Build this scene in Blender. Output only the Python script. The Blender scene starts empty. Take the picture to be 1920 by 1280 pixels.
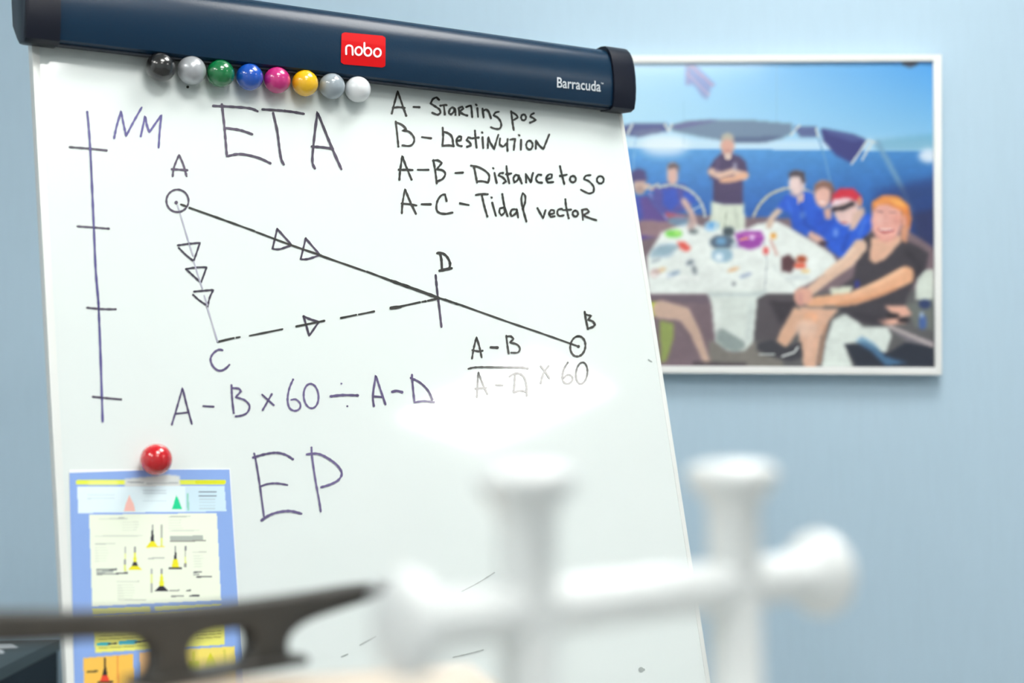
import bpy, bmesh, math, random
import numpy as np
from mathutils import Vector, Matrix
random.seed(3)
SC = bpy.context.scene
COL = SC.collection
PI = math.pi

# ------------------------------------------------------------------ camera
F = 50/36*1920
PITCH, ROLL, CAMZ = 0.0517, -0.0166, 1.25
EYE = Vector((0, 0, CAMZ))
_f = Vector((0, math.cos(PITCH), math.sin(PITCH)))
_u0 = Vector((0, -math.sin(PITCH), math.cos(PITCH)))
_r0 = Vector((1, 0, 0))
_r = math.cos(ROLL)*_r0 + math.sin(ROLL)*_u0
_u = -math.sin(ROLL)*_r0 + math.cos(ROLL)*_u0
cam = bpy.data.cameras.new('camera')
cam.lens = 50; cam.sensor_width = 36; cam.sensor_fit = 'HORIZONTAL'
cam.clip_start = 0.05; cam.clip_end = 50
cam.dof.use_dof = True; cam.dof.focus_distance = 1.49; cam.dof.aperture_fstop = 3.5
co = bpy.data.objects.new('camera', cam); COL.objects.link(co)
M = Matrix((( _r.x, _u.x, -_f.x), (_r.y, _u.y, -_f.y), (_r.z, _u.z, -_f.z))).to_4x4()
M.translation = EYE
co.matrix_world = M
SC.camera = co

# ------------------------------------------------------------------ world, lights, exposure
w = bpy.data.worlds.new('world'); SC.world = w; w.use_nodes = True
w.node_tree.nodes['Background'].inputs[0].default_value = (0.75, 0.85, 1, 1)
w.node_tree.nodes['Background'].inputs[1].default_value = 0.4
SC.view_settings.view_transform = 'Standard'
SC.view_settings.look = 'None'
SC.view_settings.gamma = 1
SC.view_settings.use_curve_mapping = False
SC.view_settings.exposure = 0.53
SC.cycles.use_denoising = True
SC.cycles.max_bounces = 8
PANEL_POWER = 11.5          # emission strength of every ceiling panel
CEIL = 2.70

# ------------------------------------------------------------------ helpers
def lin(c):
    c = c/255
    return c/12.92 if c <= 0.04045 else ((c+0.055)/1.055)**2.4
def rgb(r, g, b): return (lin(r), lin(g), lin(b), 1)

def mat(name, col, rough=0.5, coat=0.0, coat_rough=0.05, metal=0.0, spec=0.5, emit=0.0, noise=0.0, nscale=30, bump=0.0, bscale=200, col2=None, stretch=None):
    m = bpy.data.materials.new(name); m.use_nodes = True
    nt = m.node_tree; b = nt.nodes['Principled BSDF']
    b.inputs['Base Color'].default_value = col
    b.inputs['Roughness'].default_value = rough
    b.inputs['Metallic'].default_value = metal
    b.inputs['Specular IOR Level'].default_value = spec
    b.inputs['Coat Weight'].default_value = coat
    b.inputs['Coat Roughness'].default_value = coat_rough
    if emit:
        b.inputs['Emission Color'].default_value = col
        b.inputs['Emission Strength'].default_value = emit
    tc = nt.nodes.new('ShaderNodeTexCoord')
    vec = tc.outputs['Object']
    if stretch:
        mp = nt.nodes.new('ShaderNodeMapping'); mp.inputs['Scale'].default_value = stretch
        nt.links.new(vec, mp.inputs[0]); vec = mp.outputs[0]
    if noise or col2:
        n = nt.nodes.new('ShaderNodeTexNoise'); n.inputs['Scale'].default_value = nscale
        n.inputs['Detail'].default_value = 4
        nt.links.new(vec, n.inputs['Vector'])
        mx = nt.nodes.new('ShaderNodeMix'); mx.data_type = 'RGBA'
        c2 = col2 or tuple(max(0, c*(1-noise)) for c in col[:3]) + (1,)
        mx.inputs['A'].default_value = col; mx.inputs['B'].default_value = c2
        mr = nt.nodes.new('ShaderNodeMapRange'); mr.inputs['From Min'].default_value = 0.35; mr.inputs['From Max'].default_value = 0.65
        nt.links.new(n.outputs['Fac'], mr.inputs['Value']); nt.links.new(mr.outputs['Result'], mx.inputs['Factor'])
        nt.links.new(mx.outputs['Result'], b.inputs['Base Color'])
    if bump:
        n2 = nt.nodes.new('ShaderNodeTexNoise'); n2.inputs['Scale'].default_value = bscale; n2.inputs['Detail'].default_value = 3
        nt.links.new(vec, n2.inputs['Vector'])
        bp = nt.nodes.new('ShaderNodeBump'); bp.inputs['Strength'].default_value = bump; bp.inputs['Distance'].default_value = 0.002
        nt.links.new(n2.outputs['Fac'], bp.inputs['Height']); nt.links.new(bp.outputs['Normal'], b.inputs['Normal'])
    return m

def vcol_mat(name, rough=0.3, coat=0.0):
    m = bpy.data.materials.new(name); m.use_nodes = True
    nt = m.node_tree; b = nt.nodes['Principled BSDF']
    a = nt.nodes.new('ShaderNodeVertexColor'); a.layer_name = 'print'
    nt.links.new(a.outputs['Color'], b.inputs['Base Color'])
    b.inputs['Roughness'].default_value = rough
    b.inputs['Coat Weight'].default_value = coat
    b.inputs['Coat Roughness'].default_value = 0.08
    return m

def link(name, me, m, parent=None, smooth=False):
    o = bpy.data.objects.new(name, me); COL.objects.link(o)
    if m is not None:
        me.materials.clear(); me.materials.append(m)
    if smooth:
        for p in me.polygons: p.use_smooth = True
    if parent: o.parent = parent
    return o
def from_bm(name, bm, m, parent=None, smooth=False, sharp=None):
    bmesh.ops.recalc_face_normals(bm, faces=bm.faces)
    me = bpy.data.meshes.new(name); bm.to_mesh(me); bm.free()
    o = link(name, me, m, parent, smooth)
    if sharp: me.set_sharp_from_angle(angle=math.radians(sharp))
    return o
def pyd(name, vs, fs, m, parent=None, smooth=False):
    me = bpy.data.meshes.new(name); me.from_pydata([tuple(v) for v in vs], [], fs); me.update()
    return link(name, me, m, parent, smooth)
def empty(name, loc=(0, 0, 0)):
    o = bpy.data.objects.new(name, None); COL.objects.link(o); o.location = loc
    o.empty_display_size = 0.05
    return o
def tag(o, label=None, cat=None, group=None, kind=None):
    if label: o['label'] = label
    if cat: o['category'] = cat
    if group: o['group'] = group
    if kind: o['kind'] = kind
    return o
def hexa(name, c8, m, parent=None, bevel=0.0):
    """box from 8 corners: 4 of one face then the matching 4 of the opposite face"""
    bm = bmesh.new(); v = [bm.verts.new(c) for c in c8]
    for f in ((0,1,2,3),(7,6,5,4),(0,4,5,1),(1,5,6,2),(2,6,7,3),(3,7,4,0)):
        bm.faces.new([v[i] for i in f])
    if bevel:
        bmesh.ops.bevel(bm, geom=bm.edges[:], offset=bevel, segments=2, affect='EDGES', profile=0.7)
    return from_bm(name, bm, m, parent, bool(bevel), 40 if bevel else None)
def box(name, x0, x1, y0, y1, z0, z1, m, parent=None, bevel=0.0):
    c = [(x0,y0,z0),(x1,y0,z0),(x1,y1,z0),(x0,y1,z0),(x0,y0,z1),(x1,y0,z1),(x1,y1,z1),(x0,y1,z1)]
    return hexa(name, c, m, parent, bevel)
def lathe(name, prof, origin, axis, m, parent=None, seg=40):
    """prof: list of (r, t) along axis"""
    axis = Vector(axis).normalized()
    a = axis.orthogonal().normalized(); b = axis.cross(a)
    bm = bmesh.new(); rings = []
    for r, t in prof:
        c = Vector(origin) + axis*t
        if r < 1e-6: rings.append([bm.verts.new(c)])
        else: rings.append([bm.verts.new(c + (a*math.cos(2*PI*i/seg) + b*math.sin(2*PI*i/seg))*r) for i in range(seg)])
    for A, B in zip(rings, rings[1:]):
        for i in range(seg):
            j = (i+1) % seg
            if len(A) == 1: bm.faces.new((A[0], B[j], B[i]))
            elif len(B) == 1: bm.faces.new((A[i], A[j], B[0]))
            else: bm.faces.new((A[i], A[j], B[j], B[i]))
    for R_ in (rings[0], rings[-1]):
        if len(R_) > 1: bm.faces.new(R_)
    return from_bm(name, bm, m, parent, True, 50)

def ray(x, y):
    x, y = float(x), float(y)
    return ((x-960)/F)*_r - ((y-640)/F)*_u + _f
def at_z(x, y, dz):            # point seen at (x, y) on the horizontal plane dz below the lens
    d = ray(x, y); return EYE + d*(-dz/d.z)
def on_plane(x, y, P0, n):
    d = ray(x, y); return EYE + d*((P0-EYE).dot(n)/d.dot(n))

# ------------------------------------------------------------------ flipchart board frame of reference
A_, L_ = 0.5407, 0.2179
DU = Vector((math.cos(A_), math.sin(A_), 0))
_n = Vector((math.sin(A_), -math.cos(A_), 0))
DV = Vector((0, 0, -math.cos(L_))) + math.sin(L_)*_n
NB = DV.cross(DU); NB = NB if NB.y < 0 else -NB
T0 = Vector((-0.4487, 1.3287, 0.358 + CAMZ))
def bd(u, v, b=0.0): return T0 + DU*u + DV*v + NB*b
def onb(x, y, off=0.0): return on_plane(x, y, T0 + NB*off, NB)
def uv_of(P):
    d = P - T0; return d.dot(DU), d.dot(DV)

# ------------------------------------------------------------------ wall frame of reference
WY = 2.25
def onw(x, y, off=0.0): return on_plane(x, y, Vector((0, WY-off, 0)), Vector((0, 1, 0)))

# ------------------------------------------------------------------ materials
m_wall = mat('blue wallpaper', rgb(188, 214, 231), 0.85, spec=0.2, noise=0.02, nscale=14, bump=0.12, bscale=90, stretch=(9, 9, 1.2))
m_wall_side = mat('white paint', rgb(232, 236, 238), 0.8, spec=0.2, noise=0.03, nscale=6, bump=0.1)
m_floor = mat('grey vinyl floor', rgb(150, 150, 148), 0.45, noise=0.15, nscale=18)
m_ceil = mat('ceiling white', rgb(240, 241, 240), 0.9, noise=0.04, nscale=60, bump=0.3, bscale=300)
m_panel = mat('lamp diffuser', (1, 0.985, 0.95, 1), 0.6, emit=PANEL_POWER)
m_board = mat('enamel whiteboard', rgb(225, 234, 232), 0.35, coat=1.0, coat_rough=0.06, noise=0.02, nscale=5)
m_edge = mat('board edge strip', rgb(226, 230, 227), 0.4, coat=0.2, noise=0.02)
m_head = mat('navy header plastic', rgb(16, 46, 70), 0.27, spec=0.3, noise=0.08, nscale=12, bump=0.05, bscale=400)
m_cap = mat('dark navy cap plastic', rgb(12, 18, 34), 0.4, spec=0.3, noise=0.1, nscale=20, bump=0.05, bscale=400)
m_lip = mat('grey clamp rubber', rgb(58, 64, 74), 0.6, noise=0.1)
m_red = mat('red label', rgb(214, 2, 10), 0.5, spec=0.2, noise=0.04, nscale=8)
m_ltr = mat('white lettering', rgb(250, 250, 250), 0.4, noise=0.02)
m_ltr2 = mat('pale grey lettering', rgb(205, 214, 220), 0.4, noise=0.02)
def ink(name, c1, c2, sc=22):
    return mat(name, rgb(*c1), 0.35, coat=1.0, coat_rough=0.06, col2=rgb(*c2), nscale=sc)
i_dark = ink('black marker ink', (26, 28, 24), (52, 50, 46))
i_mix = ink('black and violet marker ink', (50, 44, 62), (84, 72, 96), 14)
i_blue = ink('blue violet marker ink', (62, 58, 120), (92, 86, 150), 16)
i_purple = ink('thin violet marker ink', (66, 52, 92), (104, 92, 138), 20)
i_pale = ink('faded violet marker ink', (160, 160, 182), (186, 186, 200), 30)
i_grey = ink('faded grey marker ink', (150, 160, 158), (176, 184, 182), 30)
m_frame = mat('white picture frame', rgb(240, 242, 240), 0.4, noise=0.02, nscale=20)
m_cleat = mat('dark cast metal', rgb(66, 64, 60), 0.42, metal=0.2, noise=0.15, nscale=60, bump=0.15, bscale=300)
m_bollard = mat('white enamelled metal', rgb(229, 234, 233), 0.42, coat=0.35, coat_rough=0.25, noise=0.03, nscale=40)
m_wood = mat('pale varnished wood', rgb(216, 200, 180), 0.4, coat=0.3, noise=0.14, nscale=12, stretch=(1.5, 14, 14))
m_desk = mat('grey laminate', rgb(132, 135, 137), 0.4, noise=0.03)
m_cab = mat('dark teal cabinet steel', rgb(8, 24, 34), 0.5, spec=0.25, noise=0.1, nscale=15, bump=0.05)
m_cabtop = mat('grey green cabinet top', rgb(70, 82, 84), 0.5, noise=0.1, nscale=15)
m_steel = mat('brushed steel', rgb(190, 194, 198), 0.3, metal=1.0, noise=0.05)
m_paper = mat('white paper', rgb(240, 243, 245), 0.7, noise=0.02)

# ------------------------------------------------------------------ room
X0, X1, Y0, Y1 = -2.6, 4.3, -2.8, WY
def st(o): o['kind'] = 'structure'; return o
st(box('floor', X0-.1, X1+.1, Y0-.1, Y1+.1, -0.1, 0, m_floor))
st(box('ceiling', X0-.1, X1+.1, Y0-.1, Y1+.1, CEIL, CEIL+0.1, m_ceil))
st(box('wall_back', X0-.1, X1+.1, Y1, Y1+0.1, 0, CEIL, m_wall))
st(box('wall_front', X0-.1, X1+.1, Y0-0.1, Y0, 0, CEIL, m_wall_side))
st(box('wall_left', X0-0.1, X0, Y0, Y1, 0, CEIL, m_wall_side))
st(box('wall_right', X1, X1+0.1, Y0, Y1, 0, CEIL, m_wall_side))
st(box('baseboard_back', X0, X1, Y1-0.015, Y1, 0, 0.09, m_wall_side, bevel=0.004))

# where the bright patch on the glossy board comes from: a ceiling lamp at its mirror direction
G = onb(1000, 752); dg = (G-EYE).normalized()
rg = dg - 2*dg.dot(NB)*NB
LP = G + rg*((CEIL-0.01-G.z)/rg.z)
print('lamp point', LP)
def lamp(cx, cy, s, label):
    t = empty('ceiling_lamp', (cx, cy, CEIL)); tag(t, label, 'lamp', 'square ceiling light panels')
    def b(n, x0, x1, y0, y1, z0, z1, m, bv=0):
        o = box(n, x0, x1, y0, y1, z0, z1, m, t, bv); return o
    z0 = -0.02
    for (a, c, d, e) in ((-s-.02, s+.02, -s-.02, -s), (-s-.02, s+.02, s, s+.02), (-s-.02, -s, -s, s), (s, s+.02, -s, s)):
        b('rim', a, c, d, e, -0.025, 0, m_steel)
    b('diffuser', -s, s, -s, s, -0.015, -0.003, m_panel)
    return t
S = 0.31
lamp(3.20, -0.03, S, 'square ceiling light panel mirrored in the whiteboard')
k = 0
for (x, y) in ((-1.7, -0.3), (0.3, 0.3), (0.55, 1.32), (-1.3, -1.3), (0.75, -1.15)):
    lamp(x, y, S, ['square ceiling light panel left of the flipchart', 'square ceiling light panel above the desk', 'square ceiling light panel near the framed photograph',
                   'square ceiling light panel at the rear left', 'square ceiling light panel behind the viewer'][k]); k += 1

# ------------------------------------------------------------------ flipchart
flip = empty('flipchart_easel', (bd(0.34, 1.0).x, bd(0.34, 1.0).y + 0.1, 0))
FI = Matrix.Translation(-Vector(flip.location))
tag(flip, 'whiteboard flipchart easel with navy header bar and handwritten navigation diagram', 'flipchart')
def par(o, p, inv):
    """parent keeping world coordinates baked in the mesh"""
    o.parent = p; o.matrix_parent_inverse = inv
    return o
def fp(o): return par(o, flip, FI)

TL, TR = onb(60, 83), onb(1165, 210)
BL1, BR1 = onb(118, 1140), onb(1297, 1060)
dl = (BL1-TL).normalized(); dr = (BR1-TR).normalized()
def q(P, b): return P + NB*b
uL0, uL1 = TL - dl*0.05, TL + dl*1.0
uR0, uR1 = TR - dr*0.05, TR + dr*1.0
board = fp(hexa('board', [uL0, uR0, uR1, uL1] + [q(P, -0.012) for P in (uL0, uR0, uR1, uL1)], m_board))
board['label'] = 'glossy white writing surface'
def strip(P, d, s, wdt):
    a = [P, P + DU*s*wdt, P + DU*s*wdt + d*1.05, P + d*1.05]
    return fp(hexa('edge_strip', [q(x, 0.0008) for x in a] + [q(x, -0.014) for x in a], m_edge, bevel=0.0005))
strip(uL0 - DU*0.0005, dl, 1, 0.007); strip(uR0 + DU*0.0005, dr, -1, 0.0055)

# header bar, D shaped section swept along the board's top
PROF = [(0.004, -0.0005), (0.017, -0.0060), (0.0235, -0.0045), (0.0275, 0.0035), (0.0312, 0.015), (0.0336, 0.028), (0.0346, 0.041),
        (0.0339, 0.051), (0.0312, 0.0585), (0.0265, 0.0643), (0.019, 0.0680), (0.008, 0.0697), (-0.006, 0.070), (-0.018, 0.068), (-0.020, 0.060), (-0.020, 0.0), (-0.0125, 0.0), (-0.0125, 0.02), (0.004, 0.02)]
def sweep(name, prof, u0, u1, m, parent_fn, nseg=1, round_end=0):
    bm = bmesh.new(); rings = []
    cb = sum(p[0] for p in prof)/len(prof); ch = sum(p[1] for p in prof)/len(prof)
    stops = [(u0, 1), (u1, 1)]
    if round_end > 0: stops = [(u0, 1), (u1-0.004, 1), (u1-0.001, 0.985), (u1, 0.94)]
    if round_end < 0: stops = [(u0, 0.94), (u0+0.001, 0.985), (u0+0.004, 1), (u1, 1)]
    for u, s in stops:
        rings.append([bm.verts.new(bd(u, -(ch+(h-ch)*s), cb+(b-cb)*s)) for b, h in prof])
    n = len(prof)
    for A, B in zip(rings, rings[1:]):
        for i in range(n): bm.faces.new((A[i], A[(i+1) % n], B[(i+1) % n], B[i]))
    bm.faces.new(rings[0]); bm.faces.new(rings[-1])
    o = from_bm(name, bm, m, None, True, 42)
    return parent_fn(o)
UL, UR = -0.009, 0.683
header = sweep('header_bar', PROF, UL+0.015, UR-0.02, m_head, fp)
header['label'] = 'navy plastic header bar'
def solid(prof, g):   # closed, slightly larger section for the end caps
    out = [(0.0, -0.0022), (0.018, -0.0082), (0.0255, -0.0072), (0.0305, 0.002), (0.0345, 0.015), (0.0370, 0.028), (0.0380, 0.042),
           (0.0370, 0.0535), (0.0338, 0.0620), (0.0290, 0.0685), (0.0205, 0.0720), (0.009, 0.0738), (-0.006, 0.0738), (-0.020, 0.071), (-0.0225, 0.062), (-0.0225, 0.026), (-0.006, 0.004)]
    return out
cL = sweep('end_cap', solid(PROF, 0.0022), UL-0.004, UL+0.028, m_cap, fp, round_end=-1)
cR = sweep('end_cap', solid(PROF, 0.0022), UR-0.033, UR-0.001, m_cap, fp, round_end=1)
lip = sweep('clamp_strip', [(0.0015, -0.001), (0.0035, -0.0022), (0.012, -0.0050), (0.0175, -0.0072), (0.0175, 0.0), (0.0015, 0.003)], UL+0.028, UR-0.033, m_lip, fp)

# mapping of pixels on to the curved front of the header
def prof_b(h):
    pts = PROF[2:12]
    for (b0, h0), (b1, h1) in zip(pts, pts[1:]):
        if h0 <= h <= h1: return b0 + (b1-b0)*(h-h0)/(h1-h0)
    return 0.034
def onhead(x, y, off=0.0):
    b = 0.034
    for _ in range(6):
        P = onb(x, y, b+off); u, v = uv_of(P); b = prof_b(min(0.067, max(-0.005, -v)))
    return onb(x, y, b+off)
def grid_patch(name, corners, nx, ny, m, mapper, off, rad=0.0):
    """rounded rectangle given by four pixel corners TL TR BR BL, draped by mapper"""
    vs, fs = [], []
    cs = [Vector(c) for c in corners]
    for j in range(ny+1):
        t = j/ny
        d = 0
        if rad:
            e = min(t, 1-t)/rad
            if e < 1: d = rad*(1 - math.sqrt(max(0, 1-(1-e)**2)))*0.8
        for i in range(nx+1):
            s = d + (1-2*d)*i/nx
            a = cs[0].lerp(cs[1], s); b = cs[3].lerp(cs[2], s); p = a.lerp(b, t)
            vs.append(mapper(p.x, p.y, off))
    for j in range(ny):
        for i in range(nx):
            k = j*(nx+1)+i
            fs.append((k, k+1, k+nx+2, k+nx+1))
    return pyd(name, vs, fs, m)
label_p = par(grid_patch('brand_label', [(640.5, 60), (723, 67.5), (722.5, 127), (639, 120)], 16, 24, m_red, onhead, 0.0008, rad=0.09), flip, FI)
label_p['label'] = 'small red label with white lettering'

def ribbon(strokes, width, mapper, off, taper=True, wpx=True, jit=0.0):
    """strokes: lists of pixel points -> flat ribbon mesh data with round ends"""
    vs, fs = [], []
    for k, s in enumerate(strokes):
        wd = width
        if isinstance(s, tuple) and isinstance(s[0], (int, float)) and isinstance(s[1], list): wd, s = s
        o_ = off + 0.00003*(k % 7)
        pts = smooth(s)
        n = len(pts)
        if n == 1:
            c = pts[0]; base = len(vs); vs.append(mapper(c.x, c.y, o_))
            for i in range(12):
                a = 2*PI*i/12; vs.append(mapper(c.x+math.cos(a)*wd/2, c.y+math.sin(a)*wd/2, o_))
            for i in range(12): fs.append((base, base+1+i, base+1+(i+1) % 12))
            continue
        L, R = [], []
        for i, p in enumerate(pts):
            a = pts[max(0, i-1)]; b = pts[min(n-1, i+1)]
            t = (b-a); t = t.normalized() if t.length > 1e-6 else Vector((1, 0))
            nrm = Vector((-t.y, t.x))
            h = wd/2*(1 + jit*math.sin(i*1.7+k*2.1)*0.5 + jit*(random.random()-.5))
            L.append(p+nrm*h); R.append(p-nrm*h)
        def capp(c, t, nrm, h):
            return [c + nrm*h*math.cos(a) + t*h*math.sin(a) for a in (PI*.2, PI*.4, PI*.6, PI*.8)]
        base = len(vs)
        for l, r in zip(L, R):
            vs.append(mapper(l.x, l.y, o_)); vs.append(mapper(r.x, r.y, o_))
        for i in range(n-1):
            fs.append((base+2*i, base+2*i+1, base+2*i+3, base+2*i+2))
        for idx, sgn in ((0, -1), (n-1, 1)):
            a = pts[max(0, idx-1)]; b = pts[min(n-1, idx+1)]; t = (b-a).normalized()*sgn
            nrm = (L[idx]-R[idx])/2; h = nrm.length; nn = nrm.normalized() if h > 1e-9 else Vector((1, 0))
            cp = capp(pts[idx], t, nn, h)
            ids = []
            for c in cp: ids.append(len(vs)); vs.append(mapper(c.x, c.y, o_))
            fs.append(tuple([base+2*idx] + ids + [base+2*idx+1]))
    return vs, fs
def smooth(s):
    P = [Vector(p[:2]) for p in s]
    if len(P) < 3: 
        if len(P) == 2:
            n = max(2, int((P[1]-P[0]).length/12))
            return [P[0].lerp(P[1], i/n) for i in range(n+1)]
        return P
    out = []
    closed = (P[0]-P[-1]).length < 0.01
    for i in range(len(P)-1):
        p1, p2 = P[i], P[i+1]
        p0 = P[i-1] if i > 0 else (P[-2] if closed else p1)
        p3 = P[i+2] if i+2 < len(P) else (P[1] if closed else p2)
        # keep real corners sharp
        def ang(a, b, c):
            u, v = b-a, c-b
            if u.length < 1e-6 or v.length < 1e-6: return 0
            return u.angle(v)
        if ang(p0, p1, p2) > 1.15: p0 = p1
        if ang(p1, p2, p3) > 1.15: p3 = p2
        n = max(2, min(8, int((p2-p1).length/2.5)))
        for j in range(n):
            t = j/n; t2, t3 = t*t, t*t*t
            out.append(0.5*((2*p1) + (p2-p0)*t + (2*p0-5*p1+4*p2-p3)*t2 + (3*p1-p0-3*p2+p3)*t3))
    out.append(P[-1])
    return out

# --- lettering on the red label: n o b o, round stroke letters along the tilted baseline
def circ(cx, cy, rx, ry, a0=0, a1=360, n=20, rot=0):
    out = []
    for i in range(n+1):
        a = math.radians(a0+(a1-a0)*i/n)
        x, y = rx*math.cos(a), ry*math.sin(a)
        c, s_ = math.cos(rot), math.sin(rot)
        out.append((cx+x*c-y*s_, cy+x*s_+y*c))
    return out
def lab(x): return (x-647)*0.09
nobo = [[(649.2, 101.5), (649.0, 91), (650.2, 86.6), (654.5, 85.0), (659.4, 86.6), (661.0, 91.5), (661.2, 102.6)],
        circ(672.6, 95.6, 6.3, 7.4),
        [(683.3, 80.5), (683.2, 97)], circ(689.8, 97.0, 6.5, 7.4),
        circ(707.6, 98.6, 6.4, 7.5)]
vs, fs = ribbon(nobo, 3.5, onhead, 0.0012)
par(pyd('brand_lettering', vs, fs, m_ltr), label_p, Matrix.Identity(4)); bpy.data.objects['brand_lettering'].matrix_parent_inverse = Matrix.Identity(4)

def text_mesh(txt, size=1.0):
    cu = bpy.data.curves.new('t', 'FONT'); cu.body = txt; cu.size = size; cu.resolution_u = 3
    cu.offset = 0.012
    o = bpy.data.objects.new('t', cu); COL.objects.link(o)
    dg_ = bpy.context.evaluated_depsgraph_get()
    me = bpy.data.meshes.new_from_object(o.evaluated_get(dg_))
    bpy.data.objects.remove(o)
    v = [tuple(x.co) for x in me.vertices]; f = [tuple(p.vertices) for p in me.polygons]
    return v, f
def text_on(name, txt, p0, p1, height, mapper, off, m, xs=1.0):
    """text whose baseline runs from pixel p0 to pixel p1, cap height in pixels"""
    v, f = text_mesh(txt)
    x0 = min(a[0] for a in v); x1 = max(a[0] for a in v); ymax = max(a[1] for a in v)
    p0, p1 = Vector(p0), Vector(p1); d = p1-p0
    out = []
    for a in v:
        s = (a[0]-x0)/(x1-x0); h = a[1]/ymax*height
        out.append(mapper(p0.x+d.x*s, p0.y+d.y*s-h, off))
    return pyd(name, out, f, m)
fp(text_on('model_lettering', 'Barracuda', (1044.5, 163.5), (1126.5, 171.5), 19, onhead, 0.0008, m_ltr2))
fp(text_on('trademark_sign', 'TM', (1126.5, 157.3), (1131.5, 157.8), 2.6, onhead, 0.0008, m_ltr2))

# ------------------------------------------------------------------ handwriting on the board
def tf(x0, y0, k):
    def g(pts): return [(x0+a/k, y0+b/k) for a, b in pts]
    return g
c1 = tf(100, 180, 3.368); c2 = tf(280, 460, 3.31); c3 = tf(720, 160, 4.364); c4 = tf(780, 440, 3.766); c5 = tf(100, 820, 3.31)
def write(name, strokes, m, width=4.2, jit=0.25, label=None):
    vs, fs = ribbon(strokes, width, onb, 0.0004, jit=jit)
    o = par(pyd(name, vs, fs, m), board, Matrix.Identity(4))
    if label: o['label'] = label
    return o
# scale at the left
write('scale_line', [c1([(214, 100), (222, 180), (233, 330), (246, 600), (256, 830), (268, 1100), (284, 1290)]) + [(185.5, 590), (189, 680), (192.5, 790)]], i_blue, 4.4, label='blue violet vertical scale line')
for s in ([c1([(103, 322), (230, 332), (336, 343)])], [c1([(152, 822), (256, 829), (350, 837)])],
          [[(163, 576.5), (190, 579), (217, 579.5)]], [[(174, 743.5), (200, 746), (227, 748.5)]]):
    write('tick_mark', s, i_mix, 4.0)
write('handwritten_word', [c1([(384, 266), (400, 190), (428, 95), (440, 160), (460, 252), (505, 165), (558, 72)]),
                      c1([(552, 254), (580, 125), (590, 180), (607, 228), (640, 180), (682, 120), (672, 220), (665, 326)])], i_blue, 4.2, label='handwritten letters NM')
write('handwritten_word', [c1([(1010, 62), (1120, 67), (1240, 77), (1290, 96)]), c1([(1064, 52), (1078, 170), (1088, 280), (1096, 380), (1180, 366), (1290, 388), (1370, 424)]), c1([(1092, 202), (1180, 215), (1256, 241)]),
                      c1([(1320, 84), (1420, 90), (1500, 98), (1582, 112)]), c1([(1388, 106), (1414, 220), (1428, 330), (1440, 400), (1456, 432)]),
                      c1([(1652, 456), (1636, 410), (1646, 280), (1668, 100), (1720, 230), (1770, 350), (1820, 462)]), c1([(1632, 318), (1700, 323), (1765, 332)])], i_mix, 4.6, label='large handwritten letters ETA')
write('handwritten_letter', [c1([(754, 506), (762, 450), (794, 370), (820, 430), (842, 506)]), c1([(748, 462), (795, 464), (846, 468)])], i_mix, 4.2, label='handwritten letter A')
write('position_circle', [c1(circ(784, 661, 70, 71, -60, 300, 26)), (7, c1([(776, 672)]))], i_mix, 3.8, label='circled point at the start')
write('vector_line', [c1([(806, 684), (842, 697)]), c1([(860, 705), (1060, 776), (1270, 852)]), c1([(1280, 857), (1500, 940), (1690, 1005)]), c2([(1060, 62), (1340, 160)]),
                      c2([(1350, 162), (1500, 218)]), (5.5, c2([(1500, 218), (1640, 268), (1795, 325)])), c2([(1795, 325), (1845, 340), (1920, 366)]), (3.4, c4([(205, 455), (600, 597), (900, 700), (1145, 787)]))], i_dark, 3.9, label='straight line to the destination')
write('arrowhead', [c1([(1414, 838), (1384, 964), (1430, 966), (1505, 940), (1414, 838)])], i_mix, 4.0)
write('arrowhead', [c1([(1594, 898), (1562, 1030), (1610, 1028), (1684, 1003), (1594, 898)])], i_mix, 4.0)
write('tidal_line', [c1([(784, 690), (800, 740), (860, 940), (884, 1010)]), c2([(276, 100), (300, 180), (330, 270)]), c2([(340, 310), (360, 370)]), (2.6, c2([(360, 385), (424, 598)]))], i_pale, 2.6, label='thin pale violet line')
write('arrowhead', [c1([(786, 942), (860, 932), (926, 926), (908, 980), (886, 1042), (840, 1005), (792, 958)])], i_mix, 3.8)
write('arrowhead', [c1([(838, 1092), (900, 1082), (968, 1080), (950, 1130), (932, 1178), (890, 1140), (838, 1092)])], i_mix, 3.8)
write('arrowhead', [c2([(278, 286), (340, 280), (398, 276), (376, 320), (360, 385)]), c2([(272, 306), (310, 340), (352, 368)])], i_mix, 3.8)
write('dashed_line', [c2([(424, 598), (525, 574)]), c2([(540, 572), (562, 568)]), c2([(622, 560), (826, 519)]), c2([(912, 502), (1086, 467)]), c2([(1190, 450), (1285, 430)]), c2([(1300, 428), (1395, 409)]),
                      (5.6, c2([(1500, 388), (1560, 380)])), c2([(1560, 378), (1680, 352)]), c2([(1692, 350), (1715, 346)]), c2([(1728, 343), (1788, 330)])], i_dark, 3.7, label='dashed line from C to D')
write('arrowhead', [c2([(958, 440), (992, 560), (1052, 474), (1000, 458), (958, 440)])], i_mix, 4.2)
write('handwritten_letter', [c2([(454, 650), (430, 646), (396, 670), (380, 705), (392, 745), (420, 772), (448, 776), (475, 762), (497, 740)])], i_purple, 4.2, label='handwritten letter C')
write('handwritten_letter', [c4([(150, 130), (180, 128), (215, 150), (238, 190), (240, 220), (232, 238)]), c4([(172, 134), (180, 180), (184, 246)]), (5.2, c4([(166, 254), (210, 244), (252, 236)]))], i_dark, 4.6, label='handwritten letter D')
write('cross_mark', [c4([(139, 285), (150, 400), (165, 520), (180, 650)])], i_mix, 4.3)
write('handwritten_letter', [c4([(1191, 543), (1200, 600), (1214, 664)]), c4([(1196, 562), (1236, 572), (1215, 600), (1250, 612), (1264, 636), (1245, 652), (1212, 662)])], i_dark, 4.2, label='handwritten letter B')
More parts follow.
